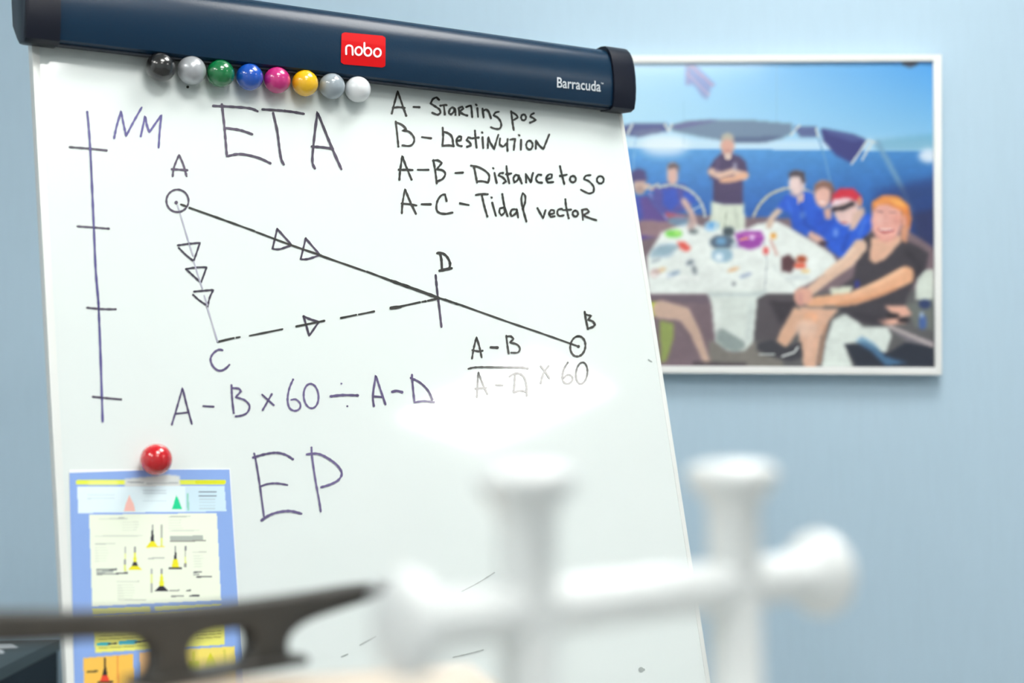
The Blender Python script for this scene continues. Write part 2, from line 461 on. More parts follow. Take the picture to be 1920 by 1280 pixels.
write('position_circle', [c4(circ(1143, 787, 53, 72, -110, 270, 26, 0.15)), (6, c4([(1147, 788)]))], i_dark, 3.9, label='circled point at the destination')
# fraction
write('handwritten_fraction', [c4([(396, 872), (408, 800), (427, 722), (445, 780), (464, 864)]), c4([(398, 814), (440, 822), (470, 818)]), (4.8, c4([(528, 794), (575, 796)])),
                      c4([(638, 712), (646, 780), (655, 838)]), c4([(640, 718), (670, 716), (690, 734), (664, 760), (710, 772), (734, 800), (720, 830), (672, 832)]),
                      c4([(370, 946), (410, 936), (480, 934), (640, 936), (740, 936), (790, 944)])], i_dark, 3.6, label='handwritten A - B over a line')
write('handwritten_fraction', [c4([(430, 1148), (436, 1040), (440, 970), (470, 1050), (505, 1126)]), c4([(420, 1086), (495, 1080)]), c4([(562, 1060), (612, 1062)]),
                      c4([(660, 1000), (700, 978), (740, 984), (766, 1010), (780, 1060), (784, 1138)]), c4([(700, 990), (696, 1060), (690, 1112), (740, 1100), (782, 1110)]),
                      c4([(880, 925), (915, 970), (944, 1014)]), c4([(936, 926), (900, 980), (882, 1048)]),
                      c4([(1072, 902), (1044, 950), (1034, 1010), (1048, 1044), (1080, 1050), (1106, 1024), (1098, 996), (1070, 988), (1042, 1012)]),
                      c4(circ(1170, 976, 40, 76, -100, 260, 22, 0.12))], i_dark, 3.4, label='handwritten A - D x 60 beneath the line')
# formula
write('handwritten_formula', [c2([(140, 1110), (170, 1010), (206, 884), (232, 990), (264, 1108)]), c2([(160, 1044), (236, 1036)]), c2([(334, 996), (398, 1000)]),
                      c2([(510, 866), (514, 950), (524, 1040)]), c2([(512, 884), (556, 888), (568, 905), (535, 942), (590, 958), (622, 995), (608, 1036), (575, 1054), (536, 1060)]),
                      c2([(700, 925), (772, 990)]), c2([(760, 922), (730, 975), (704, 1020)]),
                      c2([(892, 832), (868, 890), (858, 960), (872, 1010), (905, 1026), (934, 1010), (936, 980), (910, 955), (880, 958)]),
                      c2(circ(1004, 934, 46, 76, -100, 260, 22, -0.08)), (4.6, c2([(1125, 936), (1200, 928), (1294, 930)])), c2([(1192, 857)]), c2([(1229, 997)]),
                      c2([(1394, 996), (1388, 930), (1406, 806), (1430, 880), (1466, 986)]), c2([(1396, 936), (1445, 940)]), (5, c2([(1508, 908), (1536, 902), (1568, 910)])),
                      c2([(1630, 802), (1636, 880), (1646, 974), (1700, 966), (1766, 972)]), c2([(1624, 822), (1680, 850), (1730, 900), (1756, 956)])], i_purple, 3.8, label='handwritten A - B x 60 divided by A - D')
write('handwritten_word', [c5([(1246, 98), (1258, 150), (1282, 300), (1308, 495)]), (4.4, c5([(1240, 124), (1310, 104), (1380, 94), (1440, 106), (1486, 134)])), c5([(1280, 306), (1330, 288), (1390, 284), (1452, 294)]), (4.8, c5([(1292, 514), (1340, 482), (1400, 462), (1470, 456), (1540, 472)])),
                      c5([(1602, 62), (1606, 120), (1626, 260), (1650, 390), (1660, 460)]), (4.3, c5([(1572, 104), (1640, 100), (1700, 126), (1760, 170), (1790, 220), (1770, 262), (1720, 290), (1662, 308)]))], i_purple, 3.8, label='large handwritten letters EP')
# the key at the right
W3 = 3.9
write('handwritten_line', [c3([(64, 230), (84, 150), (112, 48), (140, 130), (182, 248)]), c3([(72, 184), (120, 178), (170, 184)]), c3([(242, 176), (290, 178)]),
    c3([(450, 118), (430, 98), (400, 112), (382, 148), (420, 172), (456, 198), (462, 224), (440, 240), (396, 224)]),
    c3([(462, 166), (500, 160), (514, 162)]), c3([(490, 166), (498, 236)]),
    c3([(580, 190), (560, 178), (538, 196), (532, 228), (548, 238), (572, 214), (582, 184), (586, 240)]),
    c3([(612, 190), (616, 244)]), c3([(608, 186), (640, 174), (650, 190), (616, 214), (650, 236), (680, 246)]),
    c3([(672, 178), (704, 166), (714, 176), (722, 258)]), c3([(764, 188), (770, 258)]), c3([(752, 156), (758, 162)]),
    c3([(806, 190), (816, 262)]), c3([(808, 210), (834, 196), (856, 214), (876, 270)]),
    c3([(940, 216), (912, 222), (896, 246), (930, 262), (956, 300), (958, 336), (940, 356), (900, 352), (876, 342)]),
    c3([(1040, 212), (1050, 290), (1062, 366)]), c3([(1042, 216), (1080, 240), (1096, 262), (1060, 284)]),
    c3(circ(1142, 262, 20, 24, -90, 270, 14)), c3([(1226, 228), (1204, 240), (1196, 256), (1220, 266), (1242, 284), (1196, 304)])], i_dark, W3, label='handwritten A - Starting pos')
write('handwritten_line', [c3([(96, 296), (106, 380), (118, 500)]), c3([(96, 300), (150, 324), (184, 358), (150, 372), (200, 376), (240, 416), (246, 460), (214, 494), (150, 490)]), c3([(310, 422), (385, 432)]),
    c3([(480, 346), (484, 420), (478, 494), (530, 490), (570, 496)]), c3([(482, 378), (524, 390), (556, 420), (568, 490)]),
    c3([(592, 456), (630, 446), (634, 420), (612, 416), (594, 446), (604, 486), (636, 496)]),
    c3([(712, 430), (690, 424), (676, 446), (702, 466), (712, 490), (680, 502)]),
    c3([(744, 370), (750, 440), (758, 508)]), c3([(724, 432), (774, 426)]),
    c3([(806, 424), (812, 512)]), c3([(802, 384), (806, 388)]),
    c3([(850, 512), (852, 420), (866, 460), (902, 520), (918, 460), (936, 404)]),
    c3([(950, 434), (948, 484), (976, 500), (1008, 470)]), c3([(1012, 440), (1008, 480), (1012, 536)]),
    c3([(1032, 444), (1076, 436), (1068, 470), (1062, 528)]), c3([(1122, 446), (1120, 526)]), c3([(1104, 406), (1108, 410)]),
    c3(circ(1190, 488, 26, 36, -90, 270, 16)),
    c3([(1242, 518), (1244, 446), (1262, 480), (1304, 522), (1326, 466), (1352, 402)])], i_dark, W3, label='handwritten B - Destination')
write('handwritten_line', [c3([(126, 772), (132, 700), (150, 576), (180, 660), (226, 770)]), c3([(122, 690), (180, 690), (234, 692)]), c3([(276, 690), (364, 690)]),
    c3([(404, 612), (420, 700), (432, 800)]), c3([(400, 616), (440, 612), (474, 634), (432, 686), (480, 694), (502, 724), (480, 764), (436, 784)]), c3([(584, 716), (646, 712)]),
    c3([(736, 660), (748, 720), (762, 794)]), c3([(712, 656), (772, 668), (830, 700), (862, 740), (852, 796), (810, 784), (762, 784)]),
    c3([(904, 716), (922, 796)]), c3([(892, 676), (896, 680)]), c3([(974, 716), (950, 718), (938, 736), (972, 752), (1000, 784), (976, 800)]),
    c3([(1002, 660), (1010, 730), (1026, 800)]), c3([(1000, 726), (1042, 720)]),
    c3([(1104, 738), (1078, 730), (1060, 756), (1066, 792), (1092, 776), (1106, 742), (1128, 800)]),
    c3([(1160, 724), (1164, 794)]), c3([(1162, 730), (1184, 760), (1204, 796), (1212, 740), (1220, 716)]),
    c3([(1286, 732), (1262, 728), (1244, 760), (1258, 790), (1292, 796)]),
    c3([(1326, 770), (1372, 756), (1374, 728), (1350, 728), (1326, 760), (1342, 794), (1386, 790)]),
    c3([(1440, 660), (1456, 730), (1476, 806)]), c3([(1440, 740), (1496, 730)]), c3(circ(1546, 766, 24, 26, -90, 270, 14)),
    c3([(1690, 734), (1650, 740), (1636, 766), (1680, 786), (1716, 830), (1714, 872), (1680, 884), (1640, 868), (1612, 854)]), c3(circ(1770, 772, 28, 30, -90, 270, 16))], i_dark, W3, label='handwritten A-B - Distance to go')
write('handwritten_line', [c3([(146, 1046), (152, 960), (172, 848), (210, 940), (262, 1050)]), c3([(146, 966), (210, 972), (266, 982)]), c3([(308, 972), (382, 972)]),
    c3([(512, 944), (500, 892), (468, 900), (436, 950), (430, 1010), (450, 1040), (500, 1050), (560, 1040)]), c3([(622, 964), (694, 978)]),
    c3([(752, 896), (800, 888), (850, 890)]), c3([(800, 892), (820, 980), (846, 1072)]), c3([(886, 960), (916, 1066)]), c3([(876, 914), (882, 918)]),
    c3([(972, 1000), (948, 1006), (944, 1040), (962, 1062), (988, 1036), (984, 990)]), c3([(968, 890), (984, 980), (1012, 1070)]),
    c3([(1080, 1014), (1048, 1016), (1034, 1048), (1048, 1070), (1080, 1044), (1088, 1010), (1098, 1080)]),
    c3([(1166, 1112), (1140, 1020), (1124, 930), (1136, 880), (1156, 906), (1154, 960), (1136, 1010)]),
    c3([(1256, 1004), (1276, 1040), (1302, 1086), (1322, 1020)]), c3([(1350, 1056), (1392, 1046), (1392, 1022), (1366, 1018), (1350, 1050), (1366, 1076), (1396, 1070)]),
    c3([(1456, 1010), (1426, 1016), (1418, 1046), (1436, 1068), (1470, 1062)]), c3([(1484, 932), (1492, 1000), (1512, 1086)]), c3([(1464, 1020), (1530, 1016)]),
    c3(circ(1566, 1048, 22, 24, -90, 270, 14)), c3([(1622, 1020), (1628, 1100)]), c3([(1618, 1018), (1660, 1012), (1678, 1034), (1630, 1062), (1676, 1082), (1738, 1102)])], i_dark, W3, label='handwritten A-C - Tidal vector')
# stray marks lower down
write('stray_mark', [(2.2, [(866, 1108), (895, 1093), (927, 1073)])], i_grey)
write('stray_mark', [(2.4, [(675, 1209), (704, 1193)])], i_grey)
write('stray_mark', [(2.0, [(640, 1231), (652, 1226)])], i_grey)
write('stray_mark', [(2.4, [(850, 1232), (880, 1225), (906, 1218)])], i_grey)
write('stray_mark', [(10, [(1202, 1255)]), (5, [(1207, 1255)])], i_grey)
write('stray_mark', [(2.2, [(1216, 674), (1222, 678)])], i_grey)
write('stray_mark', [(5.5, [(352, 163)])], i_dark)

# legs and pen tray, below and behind what the picture frames
m_leg = m_cap
def tube(name, a, b, r, m, pf):
    d = (b-a); o = lathe(name, [(r, 0), (r, d.length)], a, d, m, None, 16); return pf(o)
top_b = bd(0.34, 0.03, -0.03)
tube('leg', bd(0.06, 0.02, -0.030), Vector((bd(0.06, 1).x, bd(0.06, 1).y+0.06, 0.0)), 0.014, m_leg, fp)
tube('leg', bd(0.62, 0.02, -0.030), Vector((bd(0.60, 1).x, bd(0.60, 1).y+0.06, 0.0)), 0.014, m_leg, fp)
tube('leg', top_b, Vector((top_b.x-0.12, top_b.y+0.36, 0.0)), 0.014, m_leg, fp)
def uvbox(name, u0, u1, v0, v1, b0, b1, m, bevel=0.0):
    c = [bd(u0,v0,b0), bd(u1,v0,b0), bd(u1,v1,b0), bd(u0,v1,b0), bd(u0,v0,b1), bd(u1,v0,b1), bd(u1,v1,b1), bd(u0,v1,b1)]
    return fp(hexa(name, c, m, None, bevel))
uvbox('pen_tray', 0.0, 0.66, 1.005, 1.02, -0.02, 0.06, m_cap, 0.002)
uvbox('tray_lip', 0.0, 0.66, 0.985, 1.005, 0.055, 0.06, m_cap, 0.001)

# ------------------------------------------------------------------ ball magnets
def ball(name_lab, x, y, r, m):
    C = onb(x, y, r+0.0014)
    t = empty('ball_magnet', C)
    tag(t, name_lab, 'magnet')
    bm = bmesh.new(); bmesh.ops.create_uvsphere(bm, u_segments=40, v_segments=24, radius=r)
    rot = NB.to_track_quat('Z', 'Y').to_matrix().to_4x4()
    bmesh.ops.transform(bm, matrix=rot, verts=bm.verts)
    from_bm('ball', bm, m, t, True)
    o = lathe('magnet_disc', [(r*0.42, 0), (r*0.42, r*0.13)], -NB*(r+0.0012), NB, m_steel, t, 24)
    return t
def pl(n, c, **k): return mat(n, rgb(*c), 0.22, coat=1.0, coat_rough=0.04, noise=0.05, nscale=30, **k)
balls = [('black', (301.5, 126), (30, 30, 30), .0142), ('metallic silver', (359.5, 132), (150, 156, 162), .0140), ('green', (413.5, 138), (8, 118, 62), .0138), ('blue', (468, 144.5), (18, 84, 190), .0137),
         ('pink', (519.5, 150.5), (206, 40, 128), .0136), ('yellow', (572, 156), (252, 196, 8), .0136), ('light grey', (622.5, 161.5), (160, 172, 180), .0136), ('white', (671, 167.5), (238, 242, 244), .0137)]
for n, (x, y), c, r in balls:
    mm = mat('silver lacquer', rgb(186, 190, 194), 0.3, metal=0.35, coat=0.4, noise=0.05) if n == 'metallic silver' else pl(n+' plastic', c)
    t = ball(n + ' ball magnet in the row under the navy header bar', x, y, r, mm); t['group'] = 'ball magnets in a row'
ball('red ball magnet holding the blue buoyage chart', 293, 861, 0.0143, pl('red plastic', (206, 10, 26)))

# ------------------------------------------------------------------ painting of flat prints (colour per vertex)
class Paint:
    def __init__(s, x0, y0, x1, y1, step, base):
        s.x0, s.y0, s.step = x0, y0, step
        s.nx = int((x1-x0)/step)+1; s.ny = int((y1-y0)/step)+1
        s.X, s.Y = np.meshgrid(x0+np.arange(s.nx)*step, y0+np.arange(s.ny)*step)
        s.I = np.zeros((s.ny, s.nx, 3)) + np.array(base, float)
    def blend(s, m, c, a=1.0):
        m = (m.astype(float)*a)[..., None]; s.I = s.I*(1-m) + np.array(c, float)*m
    def blur(s, m, r):
        m = m.astype(float); k = max(1, int(round(r/s.step)))
        for _ in range(2):
            for ax in (0, 1):
                acc = np.zeros_like(m)
                for d in range(-k, k+1): acc += np.roll(m, d, ax)
                m = acc/(2*k+1)
        return m
    def poly(s, pts, c, a=1.0, b=0):
        P = np.array(pts, float); m = np.zeros(s.X.shape, bool); j = len(P)-1
        for i in range(len(P)):
            xi, yi = P[i]; xj, yj = P[j]
            if yi != yj:
                cnd = ((yi > s.Y) != (yj > s.Y)) & (s.X < (xj-xi)*(s.Y-yi)/(yj-yi)+xi); m ^= cnd
            j = i
        if b: m = s.blur(m, b)
        s.blend(m, c, a)
    def ell(s, cx, cy, rx, ry, c, a=1.0, rot=0, b=0):
        t = math.radians(rot); dx, dy = s.X-cx, s.Y-cy
        u = dx*math.cos(t)+dy*math.sin(t); v = -dx*math.sin(t)+dy*math.cos(t)
        m = (u/rx)**2+(v/ry)**2 < 1
        if b: m = s.blur(m, b)
        s.blend(m, c, a)
    def line(s, pts, w, c, a=1.0, b=0, w2=None):
        m = np.zeros(s.X.shape, bool); n = len(pts)-1
        for i, ((x0, y0), (x1, y1)) in enumerate(zip(pts, pts[1:])):
            L2 = (x1-x0)**2+(y1-y0)**2+1e-9
            t = np.clip(((s.X-x0)*(x1-x0)+(s.Y-y0)*(y1-y0))/L2, 0, 1)
            wa = w if w2 is None else w+(w2-w)*(i+t)/n
            m |= (s.X-x0-t*(x1-x0))**2+(s.Y-y0-t*(y1-y0))**2 < (wa/2)**2
        if b: m = s.blur(m, b)
        s.blend(m, c, a)
    def mesh(s, name, m, mapper, off):
        me = bpy.data.meshes.new(name)
        # plane positions: map the corners exactly with the ray map (projective), vectorised through a homography
        vs = [mapper(x, y, off) for x, y in ((s.X[0, 0], s.Y[0, 0]), (s.X[0, -1], s.Y[0, 0]), (s.X[-1, -1], s.Y[-1, -1]), (s.X[0, 0], s.Y[-1, 0]))]
        r, u, f = np.array(_r), np.array(_u), np.array(_f)
        D = ((s.X-960)/F)[..., None]*r - ((s.Y-640)/F)[..., None]*u + f
        n = np.array((vs[1]-vs[0]).cross(vs[3]-vs[0]).normalized()); e = np.array(EYE)
        t = (np.array(vs[0])-e).dot(n)/(D@n)
        P = (e + D*t[..., None]).reshape(-1, 3)
        idx = np.arange(s.nx*s.ny).reshape(s.ny, s.nx)
        q4 = np.stack([idx[1:, :-1], idx[1:, 1:], idx[:-1, 1:], idx[:-1, :-1]], -1).reshape(-1)
        nf = len(q4)//4
        me.vertices.add(len(P)); me.vertices.foreach_set('co', P.ravel())
        me.loops.add(len(q4)); me.loops.foreach_set('vertex_index', q4.astype(np.int32))
        me.polygons.add(nf); me.polygons.foreach_set('loop_start', (np.arange(nf)*4).astype(np.int32)); me.polygons.foreach_set('loop_total', np.full(nf, 4, np.int32))
        me.update(); me.validate()
        ca = me.color_attributes.new('print', 'FLOAT_COLOR', 'POINT')
        c = np.clip(s.I/255, 0, 1); c = np.where(c <= .04045, c/12.92, ((c+.055)/1.055)**2.4)
        rgba = np.concatenate([c.reshape(-1, 3), np.ones((s.nx*s.ny, 1))], 1)
        ca.data.foreach_set('color', rgba.ravel().astype(np.float32))
        return link(name, me, m)

# ------------------------------------------------------------------ buoyage chart under the red magnet
CP = Paint(128, 880, 458, 1400, 1.25, (255, 255, 255))
CP.I[:] = (138, 172, 232)
cc = tf(60, 820, 2.782)
CP.line(cc([(240, 234), (1000, 232)]), 9, (232, 240, 70))
CP.line(cc([(860, 232), (1000, 232)]), 7, (222, 226, 12))
CP.line(cc([(300, 236), (440, 236)]), 7, (240, 246, 150), b=2)
CP.poly(cc([(484, 215), (600, 205), (700, 192), (770, 200), (775, 258), (484, 258)]), (222, 228, 226), b=1)
CP.line(cc([(500, 232), (580, 234)]), 3, (180, 188, 190)); CP.line(cc([(600, 240), (760, 236)]), 3, (190, 198, 198))
CP.poly(cc([(236, 256), (1004, 252), (1014, 384), (240, 394)]), (228, 246, 252))
CP.poly(cc([(800, 256), (1004, 252), (1014, 384), (800, 388)]), (208, 234, 246))
CP.poly(cc([(508, 300), (532, 350), (538, 384), (480, 384), (488, 350)]), (255, 200, 188))
CP.poly(cc([(752, 300), (764, 320), (784, 374), (730, 374), (740, 340)]), (10, 216, 150))
CP.line(cc([(812, 295), (814, 376)]), 4, (150, 216, 200))
for y in (285, 303): CP.line(cc([(872, y), (960, y)]), 2.6, (130, 150, 168))
for y in (322, 338, 354, 370): CP.line(cc([(875, y), (955, y)]), 1.6, (190, 212, 222))
for y in (300, 318): CP.line(cc([(290, y), (430, y-2)]), 1.6, (206, 226, 232))
for y in (276, 290, 330): CP.line(cc([(580, y), (700, y)]), 1.6, (206, 224, 232))
CP.poly(cc([(298, 402), (964, 394), (986, 846), (314, 878)]), (240, 248, 228))
def tx(x0, x1, y, n=1, c=(212, 220, 204), dy=14, w=1.8):
    for i in range(n): CP.line(cc([(x0, y+i*dy), (x1-random.random()*20, y+i*dy-2)]), w, c)
tx(350, 500, 424, 1); tx(450, 500, 420, 1, (190, 196, 184)); tx(470, 560, 442, 4, (226, 234, 216)); tx(330, 580, 514, 1); tx(330, 440, 555, 1, (196, 204, 190)); tx(330, 400, 575, 6, (224, 232, 214)); tx(715, 830, 413, 1, (190, 198, 184)); tx(715, 790, 432, 4, (226, 234, 216)); tx(720, 870, 486, 1, (214, 222, 206))
tx(840, 930, 598, 1, (206, 212, 196)); tx(842, 900, 618, 5, (226, 234, 216)); tx(445, 565, 752, 1, (200, 208, 192)); tx(448, 540, 770, 6, (220, 228, 210)); tx(450, 600, 848, 1, (205, 212, 196)); tx(608, 690, 630, 1, (190, 196, 186), w=2.6)
def buoy(x, top, seg, w=2.4):
    y = top
    for (h, c, ww0, ww1) in seg:
        CP.poly(cc([(x-ww0, y), (x+ww0, y), (x+ww1, y+h), (x-ww1, y+h)]), c); y += h
Yl, Bk, Gy = (240, 232, 20), (40, 36, 52), (150, 154, 150)
buoy(628, 455, [(28, Gy, 4, 4), (58, Bk, 4, 10), (20, Yl, 10, 24), (10, Yl, 24, 34)])
buoy(676, 455, [(70, (180, 186, 172), 5, 5), (45, (228, 236, 120), 5, 7)]); CP.line(cc([(598, 571), (690, 568)]), 2.4, (240, 224, 40), a=.7)
buoy(537, 570, [(30, Gy, 4, 4), (48, (236, 236, 60), 4, 10), (20, Bk, 8, 17), (22, Yl, 17, 36)])
buoy(486, 570, [(34, (180, 186, 176), 4, 4), (30, (228, 236, 150), 4, 4), (30, (150, 154, 150), 5, 5), (32, (226, 234, 120), 5, 6)])
buoy(748, 566, [(30, Gy, 4, 4), (40, Bk, 4, 8), (40, Yl, 12, 20), (10, Bk, 34, 34)])
buoy(800, 566, [(24, (130, 130, 136), 5, 5), (30, (190, 196, 176), 4, 4), (36, (226, 234, 140), 4, 5), (22, (150, 150, 140), 6, 6)])
buoy(676, 685, [(26, Gy, 4, 4), (64, (238, 238, 50), 5, 14), (28, Bk, 12, 38)])
buoy(624, 685, [(26, (180, 186, 180), 4, 4), (50, (228, 236, 150), 4, 5), (46, (170, 176, 164), 5, 6)])
def blk(x0, x1, y, c, w=4): CP.line(cc([(x0, y), (x1, y-3)]), w, c)
for y in (518, 527, 536): blk(724, 888, y, (176, 186, 176), 3.4)
blk(724, 905, 541, (150, 150, 140), 2.6)
blk(340, 440, 690, (150, 158, 150)); blk(405, 438, 690, (90, 92, 94), 3); blk(340, 420, 702, (176, 184, 176)); blk(340, 440, 713, (150, 156, 148), 3); blk(440, 497, 709, (80, 80, 84), 3.2)
blk(845, 882, 703, (110, 114, 112), 3); blk(845, 870, 716, (170, 176, 166), 3); blk(860, 934, 727, (90, 88, 90), 3)
blk(720, 768, 799, (150, 156, 146), 2.6); blk(728, 790, 828, (140, 146, 138), 3); blk(808, 826, 799, (70, 70, 74), 3); blk(826, 870, 826, (60, 60, 70), 3.4)
# lower panels
CP.poly(cc([(314, 890), (616, 878), (618, 904), (316, 916)]), (226, 228, 120)); CP.poly(cc([(640, 878), (985, 864), (988, 872), (642, 900)]), (226, 232, 140))
CP.poly(cc([(318, 925), (1000, 890), (1006, 1080), (330, 1122)]), (236, 234, 118))
CP.line(cc([(345, 1080), (405, 1076)]), 6, (50, 190, 200)); CP.line(cc([(460, 1072), (540, 1068)]), 7, (60, 184, 210)); CP.line(cc([(400, 1078), (440, 1074)]), 3, (60, 60, 60)); CP.line(cc([(540, 1070), (610, 1060)]), 3.4, (60, 60, 60))
for y in (1020, 1040, 1056, 1098): CP.line(cc([(350, y), (590, y-12)]), 2.2, (188, 184, 80))
for y in (1020, 1034, 1050): CP.line(cc([(860, y), (985, y-10)]), 2.2, (190, 186, 90))
CP.poly(cc([(266, 1150), (528, 1128), (536, 1420), (280, 1440)]), (250, 198, 84)); CP.poly(cc([(560, 1122), (640, 1116), (660, 1420), (568, 1430)]), (240, 190, 130))
CP.line(cc([(446, 1140), (452, 1420)]), 4, (240, 150, 60), a=.7)
CP.line(cc([(380, 1150), (380, 1210)]), 3, (60, 40, 30)); CP.poly(cc([(378, 1190), (386, 1190), (394, 1240), (366, 1240)]), (40, 30, 30)); CP.poly(cc([(366, 1240), (394, 1240), (408, 1275), (352, 1275)]), (236, 70, 40)); CP.line(cc([(290, 1222), (340, 1218)]), 4, (100, 80, 40)); CP.line(cc([(345, 1278), (420, 1274)]), 4, (60, 40, 40))
CP.poly(cc([(780, 1105), (1056, 1088), (1062, 1200), (790, 1220)]), (244, 224, 110)); CP.poly(cc([(780, 1230), (1062, 1214), (1066, 1420), (790, 1440)]), (244, 214, 120))
CP.poly(cc([(930, 1120), (948, 1150), (968, 1196), (900, 1200), (915, 1150)]), (222, 216, 10)); CP.poly(cc([(820, 1165), (872, 1162), (872, 1218), (820, 1218)]), (214, 216, 20)); CP.line(cc([(846, 1120), (846, 1165)]), 5, (220, 214, 70)); CP.line(cc([(1004, 1112), (1008, 1186)]), 6, (226, 212, 90))
chart = empty('buoyage_chart', onb(290, 1100, 0.001))
tag(chart, 'blue laminated chart of navigation buoys under the red ball magnet', 'chart')
CI = Matrix.Translation(-Vector(chart.location))
m_print = vcol_mat('printed chart', 0.35, 0.5)
ps = CP.mesh('printed_sheet', m_print, onb, 0.0011)
# trim the sheet to its own slanted outline
bm = bmesh.new(); bm.from_mesh(ps.data)
for a, b in (((130, 881.5), (139.5, 1285)), ((430, 879.5), (456.5, 1285))):
    A, B = onb(*a, 0.0011), onb(*b, 0.0011); nn = (B-A).cross(NB).normalized()
    if (onb(290, 1000)-A).dot(nn) < 0: nn = -nn
    bmesh.ops.bisect_plane(bm, geom=bm.verts[:]+bm.edges[:]+bm.faces[:], plane_co=A, plane_no=nn, clear_inner=True)
A, B = onb(130, 882, 0.0011), onb(430, 880, 0.0011); nn = DV
bmesh.ops.bisect_plane(bm, geom=bm.verts[:]+bm.edges[:]+bm.faces[:], plane_co=(A+B)/2, plane_no=nn, clear_inner=True)
bm.to_mesh(ps.data); bm.free()
par(ps, chart, CI)
lam = [onb(129, 880.5), onb(431, 878.5), onb(465, 1402), onb(142, 1402)]
par(hexa('backing_card', [q(P, 0.0009) for P in lam] + [q(P, 0.0002) for P in lam], m_paper), chart, CI)

# ------------------------------------------------------------------ framed photograph on the wall
pic = empty('framed_photograph', onw(1400, 400))
tag(pic, 'white framed photograph of a crew on a sailing boat hung on the blue wall', 'picture')
PIi = Matrix.Translation(-Vector(pic.location))
OUT = [(985, 104.5), (1766, 101.5), (1766.5, 702.5), (985, 697)]
INN = [(998, 118.5), (1750.5, 114), (1754, 688.5), (998, 684)]
FD = 0.026
def fr(i, j):
    o = [OUT[i], OUT[j]]; n = [INN[i], INN[j]]
    f4 = [onw(*o[0], FD), onw(*o[1], FD), onw(*n[1], FD), onw(*n[0], FD)]
    b4 = [Vector((p.x, WY-0.001, p.z)) for p in f4]
    return par(hexa('frame_rail', f4+b4, m_frame, bevel=0.0012), pic, PIi)
for i in range(4): fr(i, (i+1) % 4)

PX = Paint(992, 110, 1760, 694, 2.0, (150, 200, 235))
X, Y = PX.X, PX.Y
# sky, brighter at the left, deeper blue at the upper right
t = np.clip((X-1180)/580, 0, 1); s_ = np.clip((Y-115)/160, 0, 1)
sky = np.stack([166-88*t*(1-.55*s_)+10*s_, 212-54*t*(1-.5*s_)+8*s_, 240-12*t+0*s_], -1)
PX.I[:] = sky
# haze by the horizon then sea, with two painted glare spots
PX.poly([(980, 258), (1760, 262), (1760, 285), (980, 285)], (196, 222, 240), .6, b=6)
PX.poly([(1640, 262), (1700, 256), (1760, 250), (1760, 284), (1640, 284)], (96, 160, 190), .6, b=3)
sea = Y > 277+0.012*(X-1200)
k = np.clip((Y-277)/150, 0, 1)[..., None]; tt = np.clip((X-1200)/500, 0, 1)[..., None]
c = (np.array((86, 160, 222))*(1-k)+np.array((38, 92, 176))*k)*(1-tt*(.25+.2*k)) + np.array((24, 70, 140))*tt*(.25+.2*k)
PX.I = np.where(sea[..., None], c, PX.I)
PX.ell(1246, 272, 46, 20, (232, 244, 250), .85, b=9)  # whitish reflection on the glossy picture, painted into the print
PX.line([(1180, 268), (1560, 272)], 8, (216, 234, 246), .5, b=4)
PX.ell(1742, 292, 20, 13, (226, 236, 246), .9, b=4)  # smaller glare spot at the right edge, also put into the print colours
PX.line([(1457, 120), (1456, 230)], 2, (138, 184, 216), .6)
PX.line([(1282, 190), (1281, 270)], 2, (140, 186, 216), .4)
# flag and a fitting at the top edge
PX.poly([(1284, 120), (1304, 121), (1342, 160), (1334, 164), (1326, 187), (1316, 180), (1302, 160), (1286, 158)], (126, 134, 190), .75, b=1)
PX.line([(1296, 124), (1336, 160)], 3, (196, 160, 190), .7); PX.line([(1288, 138), (1330, 178)], 3, (196, 176, 206), .7); PX.line([(1292, 124), (1290, 158)], 3, (160, 150, 190), .7)
PX.poly([(1690, 113), (1724, 113), (1718, 122), (1706, 127), (1694, 122)], (86, 90, 104), b=1)
# awning (bimini)
PX.poly([(1168, 236), (1186, 231), (1252, 232), (1252, 246), (1220, 250), (1196, 257), (1168, 252)], (78, 88, 140), b=1)
PX.poly([(1180, 246), (1240, 240), (1240, 248), (1200, 256)], (110, 118, 150), .8, b=1)
PX.poly([(1254, 236), (1290, 227), (1350, 224), (1420, 226), (1486, 232), (1484, 250), (1466, 260), (1420, 267), (1370, 266), (1310, 256), (1262, 246)], (110, 134, 160), b=1)
PX.poly([(1258, 236), (1300, 227), (1350, 225), (1300, 236), (1270, 242)], (96, 92, 146), .8, b=1)
PX.poly([(1350, 258), (1470, 255), (1440, 266), (1370, 267)], (70, 84, 120), .7, b=1)
PX.poly([(1488, 238), (1530, 236), (1534, 258), (1500, 256)], (86, 100, 146), b=1)
PX.poly([(1538, 240), (1600, 252), (1624, 262), (1612, 290), (1596, 306), (1566, 290), (1544, 264)], (58, 62, 124), b=1)
PX.poly([(1545, 242), (1600, 252), (1624, 262), (1600, 266), (1556, 252)], (80, 96, 150), .7, b=1)
for p in ([(1176, 252), (1186, 232)], [(1246, 232), (1254, 246)], [(1260, 232), (1254, 246)], [(1482, 254), (1500, 234)], [(1530, 240), (1536, 262)], [(1596, 308), (1628, 262), (1648, 270)], [(1616, 300), (1636, 266)]):
    PX.line(p, 4, (206, 214, 214), .85)
PX.line([(1534, 258), (1545, 290), (1557, 340)], 3.5, (96, 150, 196), .8)
PX.line([(1646, 268), (1690, 350), (1716, 410), (1748, 500)], 9, (116, 158, 190), .85, b=1)
PX.line([(1730, 450), (1748, 500)], 9, (130, 170, 196), .9)
PX.line([(1192, 255), (1186, 330)], 2.5, (140, 190, 226), .6)
# dark water / hull behind the right-hand group
PX.poly([(1640, 360), (1760, 330), (1760, 520), (1640, 500)], (40, 56, 110), .7, b=8)
PX.poly([(1710, 400), (1760, 390), (1760, 500), (1730, 500)], (44, 52, 96), .9, b=5)
